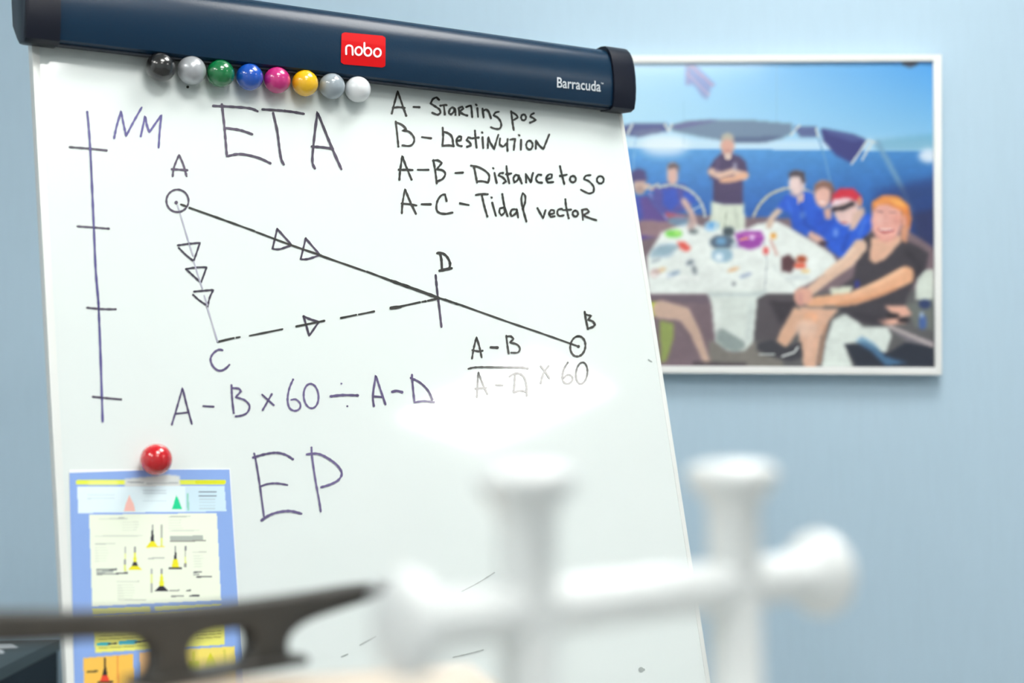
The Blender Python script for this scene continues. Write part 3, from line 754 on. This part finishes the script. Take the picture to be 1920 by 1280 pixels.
# wheels
PX.line([(1210, 348)]+circ(1258, 410, 64, 63, -120, 0, 14), 5, (176, 182, 180))
PX.line([(1272, 352), (1260, 395)], 4, (120, 140, 200)); PX.line([(1298, 394), (1314, 386)], 3, (150, 180, 210))
PX.line(circ(1486, 428, 76, 76, -178, -60, 14), 5, (170, 178, 170))
# cockpit floor, lower half
PX.poly([(980, 430), (1200, 430), (1240, 400), (1500, 410), (1700, 430), (1760, 470), (1760, 694), (980, 694)], (122, 104, 112), 1, b=2)
PX.poly([(1400, 550), (1760, 540), (1760, 694), (1400, 694)], (96, 96, 98), b=3)
PX.poly([(1330, 640), (1460, 640), (1470, 692), (1330, 692)], (128, 124, 118), b=2)
PX.poly([(1390, 550), (1490, 552), (1470, 640), (1410, 640)], (84, 78, 84), b=3)
PX.poly([(1440, 560), (1500, 560), (1465, 610)], (58, 52, 60), b=3)
# man at far left with cap
PX.poly([(1186, 372), (1215, 366), (1240, 400), (1258, 420), (1250, 440), (1200, 450), (1186, 420)], (96, 76, 146), b=1)
PX.poly([(1186, 372), (1200, 368), (1206, 410), (1196, 424)], (62, 82, 176), .9, b=2)
PX.ell(1199, 345, 13, 19, (206, 176, 164), b=1); PX.poly([(1184, 342), (1184, 322), (1196, 315), (1210, 320), (1214, 340), (1198, 338)], (76, 70, 122), b=1)
PX.ell(1200, 356, 8, 7, (176, 150, 140), b=1)
PX.line([(1212, 350), (1226, 352)], 10, (214, 186, 170)); PX.poly([(1196, 412), (1262, 416), (1270, 440), (1240, 446), (1200, 440)], (152, 124, 124), .9, b=2)
PX.line([(1218, 362), (1250, 410)], 5, (120, 130, 200))
# man behind the left wheel
PX.poly([(1226, 352), (1250, 343), (1284, 346), (1302, 372), (1292, 392), (1270, 398), (1240, 402), (1222, 380)], (84, 84, 160), b=1)
PX.poly([(1242, 356), (1268, 352), (1274, 380), (1258, 396), (1244, 384)], (54, 88, 196), .9, b=2)
PX.poly([(1280, 356), (1300, 364), (1308, 384), (1282, 376)], (48, 92, 200), .9, b=1)
PX.ell(1261, 326, 11, 22, (216, 178, 166), b=1); PX.poly([(1251, 318), (1254, 308), (1266, 305), (1274, 311), (1274, 328), (1268, 314)], (98, 84, 88), b=1)
PX.line([(1282, 376), (1298, 402), (1302, 424)], 11, (214, 182, 172), b=1)
PX.line([(1214, 352), (1234, 346)]+circ(1258, 410, 64, 63, -110, -4, 14), 5, (172, 184, 190))
PX.line([(1252, 402), (1280, 408)], 9, (200, 90, 110), .8, b=1)
# standing man
PX.poly([(1334, 376), (1358, 380), (1394, 380), (1398, 420), (1396, 440), (1330, 436)], (212, 222, 206), b=1)
PX.line([(1362, 396), (1358, 434)], 3, (176, 188, 170)); 
PX.poly([(1352, 288), (1340, 298), (1328, 318), (1332, 334), (1338, 336), (1338, 378), (1362, 384), (1394, 382), (1394, 338), (1402, 322), (1398, 302), (1386, 292), (1374, 288)], (74, 62, 98), b=1)
PX.ell(1364, 274, 12.5, 20, (212, 164, 148), b=1); PX.poly([(1352, 266), (1354, 254), (1364, 249), (1375, 254), (1377, 266), (1364, 260)], (180, 176, 160), b=1)
PX.ell(1365, 293, 7, 6, (212, 190, 180))
PX.line([(1334, 322), (1352, 330), (1374, 322), (1396, 330)], 14, (224, 190, 172), b=1); PX.line([(1354, 338), (1376, 336), (1398, 328)], 11, (226, 176, 146), b=1); PX.line([(1352, 334), (1376, 326)], 2, (150, 110, 110))
PX.ell(1378, 312, 4, 7, (190, 190, 206), .8, b=1)
# table top
PX.poly([(1214, 480), (1240, 436), (1290, 416), (1330, 428), (1400, 430), (1420, 420), (1456, 414), (1490, 432), (1530, 456), (1560, 476), (1575, 500), (1500, 540), (1490, 550), (1216, 552), (1214, 530)], (232, 240, 236), b=1)
PX.poly([(1320, 440), (1338, 440), (1330, 560), (1332, 660), (1350, 690), (1216, 554), (1320, 554)], (122, 104, 112), 0)
PX.poly([(1216, 554), (1330, 554), (1334, 570), (1216, 562)], (110, 96, 108), .9, b=1)
# pedestal
PX.poly([(1326, 545), (1436, 545), (1420, 560), (1412, 640), (1396, 658), (1364, 656), (1342, 640), (1334, 570)], (222, 232, 226), b=1)
PX.poly([(1344, 618), (1352, 614), (1396, 640), (1398, 652), (1380, 660), (1356, 652), (1342, 636)], (146, 160, 158), b=1)
PX.poly([(1326, 548), (1330, 556), (1430, 556), (1440, 546), (1432, 545), (1400, 550), (1350, 550)], (190, 204, 204), .8, b=1)
PX.line([(1432, 450), (1438, 490), (1434, 544)], 2.5, (186, 196, 198), .8)
PX.poly([(1438, 550), (1490, 552), (1484, 566), (1430, 562)], (84, 78, 84), .9, b=1)
# things on the table, in the print
PX.ell(1246, 470, 18, 12, (140, 174, 196), .8, b=3); PX.poly([(1222, 468), (1260, 456), (1280, 462), (1240, 480), (1218, 484)], (150, 180, 196), .8, b=2)
PX.ell(1263, 438, 16, 8, (126, 214, 90), b=1); PX.ell(1270, 436, 6, 4, (184, 236, 130), b=1)
PX.poly([(1270, 454), (1284, 452), (1296, 466), (1288, 472), (1276, 466)], (232, 96, 86), b=1)
PX.ell(1275, 414, 22, 9, (110, 160, 196), .7, b=2); PX.ell(1296, 420, 7, 16, (190, 160, 156), .8, b=1); PX.ell(1300, 434, 10, 5, (96, 110, 116), .8, b=1)
PX.ell(1334, 424, 14, 10, (160, 210, 244), .9, b=1); PX.ell(1338, 422, 9, 6, (80, 160, 226), .8, b=1)
PX.ell(1366, 434, 12, 10, (70, 84, 92), b=2); PX.ell(1354, 454, 24, 14, (70, 90, 112), .9, b=2); PX.ell(1352, 452, 10, 8, (110, 160, 200), b=1); PX.ell(1354, 478, 20, 14, (150, 186, 206), b=2); PX.ell(1348, 482, 8, 8, (226, 240, 246), b=1); PX.ell(1380, 460, 10, 6, (196, 210, 220), b=1)
PX.poly([(1378, 438), (1400, 432), (1428, 434), (1434, 446), (1426, 462), (1406, 468), (1386, 462)], (154, 66, 166), b=1)
PX.line([(1384, 440), (1428, 442)], 3, (196, 110, 190)); PX.ell(1410, 445, 5, 5, (240, 220, 244), b=1); PX.line([(1388, 449), (1402, 446)], 4, (230, 150, 130))
PX.ell(1450, 442, 6, 6, (230, 160, 60), b=1); PX.line([(1445, 450), (1457, 478)], 4, (196, 120, 110), .7, b=1); PX.ell(1436, 470, 5, 8, (226, 90, 90), b=1)
PX.poly([(1466, 482), (1480, 476), (1494, 492), (1484, 512), (1466, 508)], (92, 60, 66), b=1)
PX.ell(1503, 486, 10, 7, (170, 76, 46), b=1); PX.ell(1500, 498, 12, 6, (226, 96, 70), b=1); PX.ell(1510, 508, 8, 4, (230, 196, 130), b=1)
PX.ell(1496, 520, 24, 5, (214, 224, 224), b=1)
for (x, y, rx, ry, c) in ((1240, 506, 10, 4, (226, 196, 150)), (1262, 514, 14, 4, (130, 160, 190)), (1230, 488, 10, 3, (160, 176, 186)), (1294, 492, 8, 5, (110, 124, 140)), (1302, 506, 5, 9, (120, 130, 140)), (1375, 505, 12, 3, (226, 170, 110)), (1398, 516, 12, 3, (140, 160, 190)), (1376, 532, 4, 4, (80, 90, 100)), (1228, 512, 10, 8, (200, 170, 166))):
    PX.ell(x, y, rx, ry, c, .85, rot=-20, b=1)
# row of people in blue shirts
def person(shirt, head, hair, face, hc):
    PX.poly(shirt, (36, 92, 208), b=1)
PX.line([(1466, 388), (1446, 410), (1442, 424)], 11, (214, 190, 172), b=1)
PX.poly([(1472, 366), (1500, 358), (1522, 360), (1534, 380), (1548, 400), (1536, 440), (1512, 444), (1486, 428), (1480, 400), (1456, 388)], (36, 90, 204), b=1)
PX.ell(1494, 344, 14.5, 24, (226, 204, 200), b=1); PX.poly([(1478, 338), (1480, 324), (1492, 318), (1508, 322), (1511, 340), (1504, 346), (1500, 332), (1486, 330)], (74, 66, 74), b=1); PX.line([(1482, 362), (1494, 368), (1504, 362)], 5, (190, 160, 160), .8, b=1); PX.poly([(1494, 370), (1508, 362), (1508, 376), (1496, 384)], (214, 184, 176), .9)
PX.ell(1505, 403, 5, 7, (120, 160, 230), b=1)
PX.poly([(1530, 396), (1560, 400), (1580, 430), (1580, 470), (1540, 455), (1520, 440)], (34, 84, 200), b=1)
PX.ell(1543, 364, 16, 26, (226, 180, 166), b=1); PX.poly([(1526, 366), (1528, 346), (1544, 338), (1560, 342), (1564, 358), (1558, 356), (1544, 350), (1532, 356)], (130, 96, 84), b=1); PX.poly([(1556, 352), (1566, 350), (1566, 380), (1558, 376)], (120, 88, 80), b=1)
PX.line([(1536, 378), (1548, 380)], 3, (240, 220, 214)); PX.poly([(1544, 392), (1560, 388), (1558, 412), (1548, 412)], (214, 170, 156), b=1)
PX.poly([(1574, 398), (1600, 404), (1632, 400), (1640, 420), (1620, 450), (1600, 470), (1584, 490), (1556, 470), (1540, 450), (1560, 424)], (38, 92, 210), b=1)
PX.ell(1586, 390, 24, 33, (228, 196, 190), rot=-10, b=1); PX.poly([(1600, 400), (1618, 386), (1622, 400), (1600, 432), (1592, 430)], (216, 184, 168), b=1)
PX.poly([(1558, 386), (1562, 364), (1576, 352), (1600, 353), (1614, 366), (1616, 378), (1590, 374)], (208, 44, 66), b=1)
PX.poly([(1556, 388), (1564, 374), (1590, 370), (1600, 376), (1580, 380), (1562, 392)], (240, 220, 226), b=1)
PX.line([(1563, 392), (1580, 390), (1598, 382)], 9, (40, 34, 44), b=1); PX.ell(1612, 378, 5, 10, (220, 150, 110), .8)
PX.line([(1576, 416), (1590, 418)], 3, (196, 120, 120)); PX.ell(1567, 436, 5, 8, (110, 150, 230), b=1)
PX.line([(1522, 440), (1540, 452)], 14, (222, 180, 166), b=1); PX.ell(1543, 456, 8, 5, (60, 44, 60), b=1)
# woman in front, black top, ginger hair
PX.poly([(1720, 505), (1752, 505), (1752, 570), (1716, 560)], (214, 224, 214), b=1)
PX.poly([(1618, 446), (1640, 434), (1660, 450), (1696, 448), (1716, 458), (1742, 474), (1736, 506), (1720, 520), (1700, 560), (1690, 600), (1640, 612), (1600, 600), (1572, 582), (1600, 560), (1562, 546), (1600, 520), (1606, 490)], (66, 62, 70), b=1)
PX.poly([(1634, 446), (1690, 440), (1690, 452), (1660, 486), (1640, 494), (1630, 486)], (228, 182, 156), b=1)
PX.poly([(1556, 540), (1600, 536), (1590, 560), (1560, 556)], (222, 226, 206), b=1)
PX.ell(1607, 533, 4, 9, (50, 60, 160), .9, b=1)
PX.line([(1612, 462), (1590, 490), (1560, 512), (1520, 545)], 27, (228, 194, 170), b=1, w2=17)
PX.line([(1698, 516), (1650, 540), (1600, 560), (1520, 566)], 34, (234, 178, 140), b=1, w2=18)
PX.ell(1506, 555, 18, 16, (224, 172, 152), b=1); PX.ell(1500, 560, 8, 14, (210, 156, 144), b=1)
PX.poly([(1500, 575), (1572, 580), (1556, 600), (1540, 630), (1530, 690), (1508, 690), (1498, 640), (1500, 610)], (224, 180, 154), b=1)
PX.poly([(1490, 575), (1516, 590), (1490, 630), (1474, 652), (1456, 640), (1464, 620)], (222, 178, 150), b=1)
PX.ell(1520, 596, 14, 12, (232, 176, 140), b=2)
PX.ell(1512, 615, 20, 16, (238, 206, 186), .8, b=3)
PX.poly([(1420, 642), (1450, 636), (1472, 652), (1502, 640), (1506, 670), (1480, 678), (1440, 666), (1420, 656)], (62, 62, 70), b=1)
PX.line([(1424, 664), (1452, 664)], 4, (214, 222, 220)); PX.line([(1466, 668), (1490, 660), (1496, 650)], 3, (210, 214, 214))
PX.ell(1663, 410, 29, 44, (232, 172, 160), rot=6, b=1)
PX.poly([(1634, 400), (1636, 378), (1656, 366), (1684, 368), (1704, 384), (1709, 410), (1704, 432), (1692, 420), (1690, 396), (1668, 384), (1646, 384)], (228, 140, 72), b=1)
PX.poly([(1664, 370), (1690, 374), (1700, 390), (1680, 384)], (244, 180, 96), .8, b=2)
PX.ell(1697, 414, 7, 13, (224, 160, 140), b=1); PX.poly([(1690, 424), (1706, 420), (1700, 456), (1690, 450)], (210, 150, 120), b=1)
PX.line([(1644, 396), (1654, 397)], 2.5, (130, 96, 96), .7); PX.line([(1668, 398), (1679, 398)], 2.5, (130, 96, 96), .7)
PX.line([(1648, 430), (1658, 436), (1674, 432)], 4.5, (190, 96, 100)); PX.line([(1650, 430), (1672, 430)], 2.2, (244, 230, 226)); PX.line([(1660, 404), (1656, 418), (1662, 420)], 2.5, (220, 140, 130), .7)
# white seat and ropes at the lower right
PX.poly([(1562, 600), (1584, 588), (1604, 600), (1620, 614), (1664, 612), (1672, 630), (1660, 666), (1640, 650), (1620, 640), (1584, 646), (1600, 690), (1540, 690), (1548, 640)], (222, 232, 226), b=1)
PX.poly([(1584, 646), (1624, 644), (1650, 662), (1668, 660), (1700, 640), (1752, 650), (1752, 688), (1606, 688)], (40, 46, 60), b=1)
PX.poly([(1604, 640), (1616, 630), (1640, 644), (1660, 668), (1700, 680), (1660, 686), (1636, 660)], (84, 140, 186), .7, b=2)
PX.poly([(1672, 620), (1752, 640), (1752, 650), (1700, 640)], (120, 116, 124), b=2); PX.line([(1668, 612), (1752, 648)], 7, (214, 200, 200), .8, b=1)
PX.poly([(1700, 570), (1752, 560), (1752, 620), (1716, 612)], (110, 116, 112), b=2)
PX.ell(1734, 570, 12, 9, (50, 66, 110), b=1); PX.ell(1730, 604, 8, 14, (70, 100, 160), b=2); PX.ell(1728, 590, 4, 5, (170, 196, 230), b=1)
PX.poly([(1660, 574), (1700, 574), (1710, 590), (1690, 596), (1700, 606), (1660, 610), (1646, 600), (1680, 594)], (228, 176, 156), b=1)
PX.ell(1674, 592, 14, 5, (44, 38, 44), b=1); PX.ell(1694, 600, 12, 5, (44, 38, 44), b=1)
# legs of the man at the left, yellow-green bag
PX.poly([(1216, 566), (1236, 568), (1236, 592), (1222, 592)], (196, 222, 60), b=1)
PX.line([(1240, 580), (1282, 588), (1302, 620), (1326, 680)], 34, (208, 178, 160), b=2, w2=12)
PX.poly([(1236, 600), (1262, 606), (1264, 630), (1250, 676), (1240, 680)], (150, 168, 86), .9, b=2)
PX.poly([(1300, 676), (1400, 680), (1400, 690), (1300, 690)], (74, 66, 72), .8, b=2)
PX.line([(1690, 508), (1650, 530), (1600, 550)], 9, (246, 200, 164), .8, b=2)
PX.line([(1600, 466), (1576, 490), (1550, 512)], 7, (242, 214, 190), .8, b=2)
PX.line([(1680, 540), (1640, 556), (1570, 571)], 5, (206, 140, 104), .7, b=2)
PX.line([(1700, 470), (1725, 500), (1716, 520)], 8, (48, 44, 54), .8, b=3);
PX.line([(1600, 590), (1660, 600)], 8, (50, 46, 56), .8, b=3)
PX.ell(1650, 412, 9, 10, (244, 196, 184), .8, b=3); PX.ell(1682, 412, 7, 12, (214, 146, 132), .7, b=3); PX.line([(1640, 440), (1660, 452), (1680, 444)], 4, (206, 140, 126), .7, b=2)
PX.line([(1640, 384), (1664, 374), (1690, 384)], 4, (250, 176, 104), .8, b=2); PX.line([(1700, 396), (1704, 424)], 4, (190, 104, 56), .8, b=2)
PX.line([(1500, 380), (1510, 420), (1530, 436)], 5, (26, 68, 168), .7, b=2); PX.line([(1590, 440), (1580, 470)], 7, (28, 70, 172), .7, b=2); PX.line([(1622, 412), (1612, 440)], 7, (70, 124, 226), .7, b=2)
PX.line([(1476, 376), (1484, 400)], 5, (64, 116, 220), .7, b=2)
PX.line([(1346, 300), (1344, 320)], 6, (96, 84, 124), .7, b=2); PX.line([(1350, 350), (1388, 352)], 8, (84, 72, 106), .7, b=3)
PX.line([(1500, 344), (1504, 356)], 6, (196, 172, 172), .7, b=2); PX.line([(1358, 282), (1372, 284)], 3, (170, 120, 112), .8, b=1)
PX.line([(1378, 390), (1384, 430)], 5, (186, 198, 182), .8, b=2); PX.line([(1344, 385), (1342, 430)], 5, (230, 238, 226), .8, b=2)
PX.line([(1222, 516), (1310, 522)], 5, (246, 250, 248), .8, b=2); PX.line([(1450, 500), (1490, 536)], 4, (210, 220, 218), .8, b=2)
PX.line([(1346, 566), (1344, 620)], 8, (238, 244, 240), .8, b=3); PX.line([(1410, 566), (1402, 640)], 8, (196, 208, 206), .8, b=3)
PX.line([(1520, 605), (1516, 680)], 8, (236, 196, 172), .8, b=3); PX.line([(1548, 610), (1536, 680)], 6, (200, 150, 122), .8, b=2)
rs = np.random.RandomState(4)
def soft(n, amp):
    a = rs.rand(n, n); yi = np.linspace(0, n-1.001, PX.ny); xi = np.linspace(0, n-1.001, PX.nx)
    y0, x0 = yi.astype(int), xi.astype(int); fy, fx = (yi-y0)[:, None], (xi-x0)[None]
    g = a[y0][:, x0]*(1-fy)*(1-fx)+a[y0+1][:, x0]*fy*(1-fx)+a[y0][:, x0+1]*(1-fy)*fx+a[y0+1][:, x0+1]*fy*fx
    return ((g-.5)*2*amp)[..., None]
low = np.clip((PX.Y-280)/60, 0, 1)[..., None]
PX.I = PX.I*(1 + low*(soft(60, .02)+soft(24, .03)+soft(120, .02)))
wave = (soft(90, 1)[..., 0]*.5+np.sin(PX.Y*.9+4*soft(12, 1)[..., 0])*.25)[..., None]
PX.I = np.where((PX.I[..., 2:3] > 130) & (PX.I[..., 0:1] < 90) & (low > 0), PX.I*(1+.05*wave), PX.I)
ph = PX.mesh('photo_print', vcol_mat('glossy photo print', 0.28, 0.4), onw, FD-0.006)
par(ph, pic, PIi)

# ------------------------------------------------------------------ dark cabinet at the lower left
cabx = onw(113, 1196, 0.02)
cab = empty('filing_cabinet', (cabx.x-0.23, 1.85, 0)); tag(cab, 'dark teal steel cabinet against the wall left of the flipchart', 'cabinet')
ZT = cabx.z
CBi = Matrix.Translation(-Vector(cab.location))
def cb(*a, **k): return par(box(*a, **k), cab, CBi)
CX1 = cabx.x; CX0 = CX1-0.46; CY0, CY1 = 1.55, WY-0.02
cb('body', CX0, CX1-0.004, CY0+0.02, CY1, 0.04, ZT-0.018, m_cab, bevel=0.002)
cb('cabinet_top', CX0-0.004, CX1, CY0, CY1, ZT-0.018, ZT, m_cabtop, bevel=0.002)
cb('plinth', CX0+0.02, CX1-0.03, CY0+0.05, CY1, 0, 0.04, m_cab)
for i in range(3):
    z1 = ZT-0.03-i*0.275
    d = cb('drawer', CX0+0.006, CX1-0.010, CY0, CY0+0.022, z1-0.265, z1, m_cab, bevel=0.003)
    h = box('handle', CX0+0.15, CX1-0.15, CY0-0.022, CY0-0.002, z1-0.07, z1-0.055, m_steel, bevel=0.002)
    par(h, d, Matrix.Identity(4))
cb('side_panel', CX1-0.005, CX1-0.001, CY0+0.06, CY1-0.05, 0.1, ZT-0.065, m_cab, bevel=0.0015)
def sheet(pts, z, name, lab):
    c = [at_z(x, y, CAMZ-z) for x, y in pts]
    o = hexa(name, [Vector((p.x, p.y, z)) for p in c] + [Vector((p.x, p.y, z+0.0012)) for p in c], m_paper)
    return tag(o, lab, 'paper')
sheet([(-60, 1207), (22, 1206), (33, 1213), (-50, 1217)], ZT, 'paper_sheet', 'larger white paper sheet lying on the dark cabinet, nearer the wall')
sheet([(-60, 1219), (4, 1218), (8, 1224), (-50, 1228)], ZT, 'paper_sheet', 'small slip of white paper nearer the front on the dark cabinet top')

# ------------------------------------------------------------------ foreground: stand, wooden boards, horn cleat, bollard
DB = 0.118                       # top of the wooden boards below the lens
ZB = CAMZ-DB
pts = [at_z(x, y, DB) for x, y in ((235, 1284), (880, 1243), (955, 1300), (300, 1600))]
wb = hexa('mounting_board', [Vector((p.x, p.y, ZB)) for p in pts] + [Vector((p.x, p.y, ZB-0.02)) for p in pts], m_wood, bevel=0.0015)
tag(wb, 'pale varnished wooden board carrying the dark horn cleat', 'board')

# bollard geometry
DBAR = 0.0614
P1 = at_z(990, 1143, DBAR); P2 = at_z(1378, 1095, DBAR)
ax = (P2-P1).normalized()
def along_x(px):                  # point of the bar line seen at image column px
    n = ray(px, 640).cross(_u); t_ = (EYE-P1).dot(n)/ax.dot(n); return P1 + ax*t_
EL = along_x(775); ER = along_x(1528)
print('bollard', P1, P2, EL, ER, (P2-P1).length)
bo = empty('cross_bollard', (P1+P2)/2*1.0); bo.location.z = ZB
tag(bo, 'small white metal double cross bollard with mushroom capped posts in the foreground', 'bollard')
BI = Matrix.Translation(-Vector(bo.location))
R_S = 0.0093
for Pq, topy, topx in ((P1, 866, 985), (P2, 862, 1372)):
    nrm = Vector((Pq.x, Pq.y, 0)).normalized()
    top = on_plane(topx, topy, Pq, nrm)
    H = top.z - ZB
    base = Vector((Pq.x, Pq.y, ZB))
    po = par(lathe('post', [(R_S*1.25, 0.004), (R_S*1.25, 0.009), (R_S, 0.014), (R_S, H-0.016), (R_S*1.08, H-0.0145)], base, (0, 0, 1), m_bollard), bo, BI)
    par(lathe('mushroom_cap', [(R_S*0.98, H-0.017), (R_S*1.15, H-0.0145), (0.0145, H-0.0095), (0.0162, H-0.0075), (0.0165, H-0.0050), (0.0160, H-0.0032), (0.0135, H-0.0014), (0.008, H-0.0004), (0, H)], base, (0, 0, 1), m_bollard), po, Matrix.Identity(4))
L = (ER-EL).length
barr = par(lathe('crossbar', [(R_S*0.96, 0.0), (R_S*0.96, L)], EL, ax, m_bollard), bo, BI)
capprof = [(R_S*0.96, -0.008), (R_S*1.1, -0.006), (0.0145, -0.0015), (0.0160, 0.0005), (0.0163, 0.0030), (0.0157, 0.0048), (0.0130, 0.0065), (0.007, 0.0075), (0, 0.0078)]
par(lathe('end_cap', capprof, ER, ax, m_bollard), barr, Matrix.Identity(4))
par(lathe('end_cap', capprof, EL, -ax, m_bollard), barr, Matrix.Identity(4))
sd = Vector((0, 0, 1)).cross(ax).normalized()
def obox(name, c, lu, lv, z0, z1, m, u=ax, v=sd, bevel=0.0):
    q4 = [c - u*lu - v*lv, c + u*lu - v*lv, c + u*lu + v*lv, c - u*lu + v*lv]
    return hexa(name, [Vector((p.x, p.y, z0)) for p in q4] + [Vector((p.x, p.y, z1)) for p in q4], m, None, bevel)
mid = (P1+P2)/2
par(obox('base_plate', mid, 0.085, 0.022, ZB, ZB+0.005, m_bollard, bevel=0.001), bo, BI)
wb2 = obox('mounting_board', mid, 0.088, 0.03, ZB-0.02, ZB, m_wood, bevel=0.0015)
tag(wb2, 'narrow wooden board under the white double bollard', 'board')

# stand that carries them (its top stays under the picture's lower edge)
dk = empty('display_stand', (0.0, 0.35, 0)); tag(dk, 'grey display stand carrying the cleat and the bollard boards', 'stand')
DKi = Matrix.Translation(-Vector(dk.location))
ZD = ZB-0.02
def dd(*a, **k): return par(box(*a, **k), dk, DKi)
dd('stand_top', -0.36, 0.22, 0.22, 0.66, ZD-0.025, ZD, m_desk, bevel=0.002)
for x in (-0.34, 0.17):
    for y in (0.24, 0.61): dd('leg', x, x+0.03, y, y+0.03, 0, ZD-0.025, m_steel)

# horn cleat
Cc = at_z(400, 1266, DB)
nrm = Vector((Cc.x, Cc.y, 0)).normalized()
hc = on_plane(404, 1143, Cc, nrm)                     # on the horn's axis above the base
Rt = at_z(742, 1097, CAMZ-hc.z)
cu = Vector((Rt.x-Cc.x, Rt.y-Cc.y, 0)).normalized()
cn = cu.cross(Vector((0, 0, 1))).normalized()
print('cleat', Cc, hc, Rt, (Rt-Cc).length)
THK = 0.0065; BV = 0.003
def onc(x, y):
    P = on_plane(x, y, Cc, cn); d = P-Cc; return d.dot(cu), max(0.0025, P.z-ZB)
outer = [(-62, 1160), (-40, 1152), (0, 1150), (80, 1150), (180, 1149), (300, 1144), (404, 1136), (500, 1125), (590, 1112), (660, 1101), (722, 1096), (738, 1097), (734, 1101), (700, 1113), (650, 1129), (600, 1145), (562, 1160), (538, 1178), (526, 1198), (526, 1222), (536, 1242), (556, 1257),
         (540, 1262), (400, 1272), (262, 1284), (268, 1272), (280, 1256), (285, 1236), (284, 1216), (274, 1202), (252, 1193), (200, 1191), (100, 1195), (20, 1199), (-40, 1198), (-64, 1184)]
hole = [(350, 1234), (349, 1214), (360, 1197), (384, 1187), (414, 1182), (446, 1179), (460, 1186), (464, 1206), (458, 1228), (442, 1243), (410, 1251), (372, 1255), (356, 1249)]
cur = bpy.data.curves.new('c', 'CURVE'); cur.dimensions = '2D'; cur.fill_mode = 'BOTH'
cur.extrude = THK-BV; cur.bevel_depth = BV; cur.bevel_resolution = 3
def spl(pts, shrink):
    p2 = [onc(*p) for p in pts]
    if shrink:   # inset by the bevel depth so that the outline keeps its size
        n = len(p2); out = []
        area = sum(p2[i][0]*p2[(i+1) % n][1]-p2[(i+1) % n][0]*p2[i][1] for i in range(n))
        s = 1 if area > 0 else -1
        for i in range(n):
            a, b = Vector(p2[i-1]), Vector(p2[(i+1) % n]); t_ = (b-a).normalized()
            nn_ = Vector((-t_.y, t_.x))*s
            out.append(Vector(p2[i])+nn_*shrink)
        p2 = out
    sp = cur.splines.new('POLY'); sp.points.add(len(p2)-1); sp.use_cyclic_u = True
    for i, p in enumerate(p2): sp.points[i].co = (p[0], p[1], 0, 1)
def dense(pts):
    P = smooth([tuple(p) for p in pts+[pts[0]]]); return [(p.x, p.y) for p in P[:-1]]
spl(dense(outer), 0.0015); spl(dense(hole), -0.0030)
co_ = bpy.data.objects.new('c', cur); COL.objects.link(co_)
me = bpy.data.meshes.new_from_object(co_.evaluated_get(bpy.context.evaluated_depsgraph_get()))
bpy.data.objects.remove(co_)
cl = bpy.data.objects.new('horn_cleat', None); COL.objects.link(cl)
cl.location = Cc
tag(cl, 'dark grey cast metal horn cleat on the wooden board in the foreground', 'cleat')
mt = Matrix((( cu.x, 0, -cn.x, 0), (cu.y, 0, -cn.y, 0), (0, 1, 0, 0), (0, 0, 0, 1)))
me.transform(mt)
cb_ = link('horn_body', me, m_cleat, cl, True); me.set_sharp_from_angle(angle=math.radians(50))
a0, a1 = onc(262, 1284)[0], onc(545, 1258)[0]
bp4 = [Vector((cu.x*a+cn.x*s*0.014, cu.y*a+cn.y*s*0.012, 0)) for a, s in ((a0, -1), (a1, -1), (a1, 1), (a0, 1))]
hexa('foot_plate', bp4 + [p+Vector((0, 0, 0.004)) for p in bp4], m_cleat, cl, bevel=0.0012)
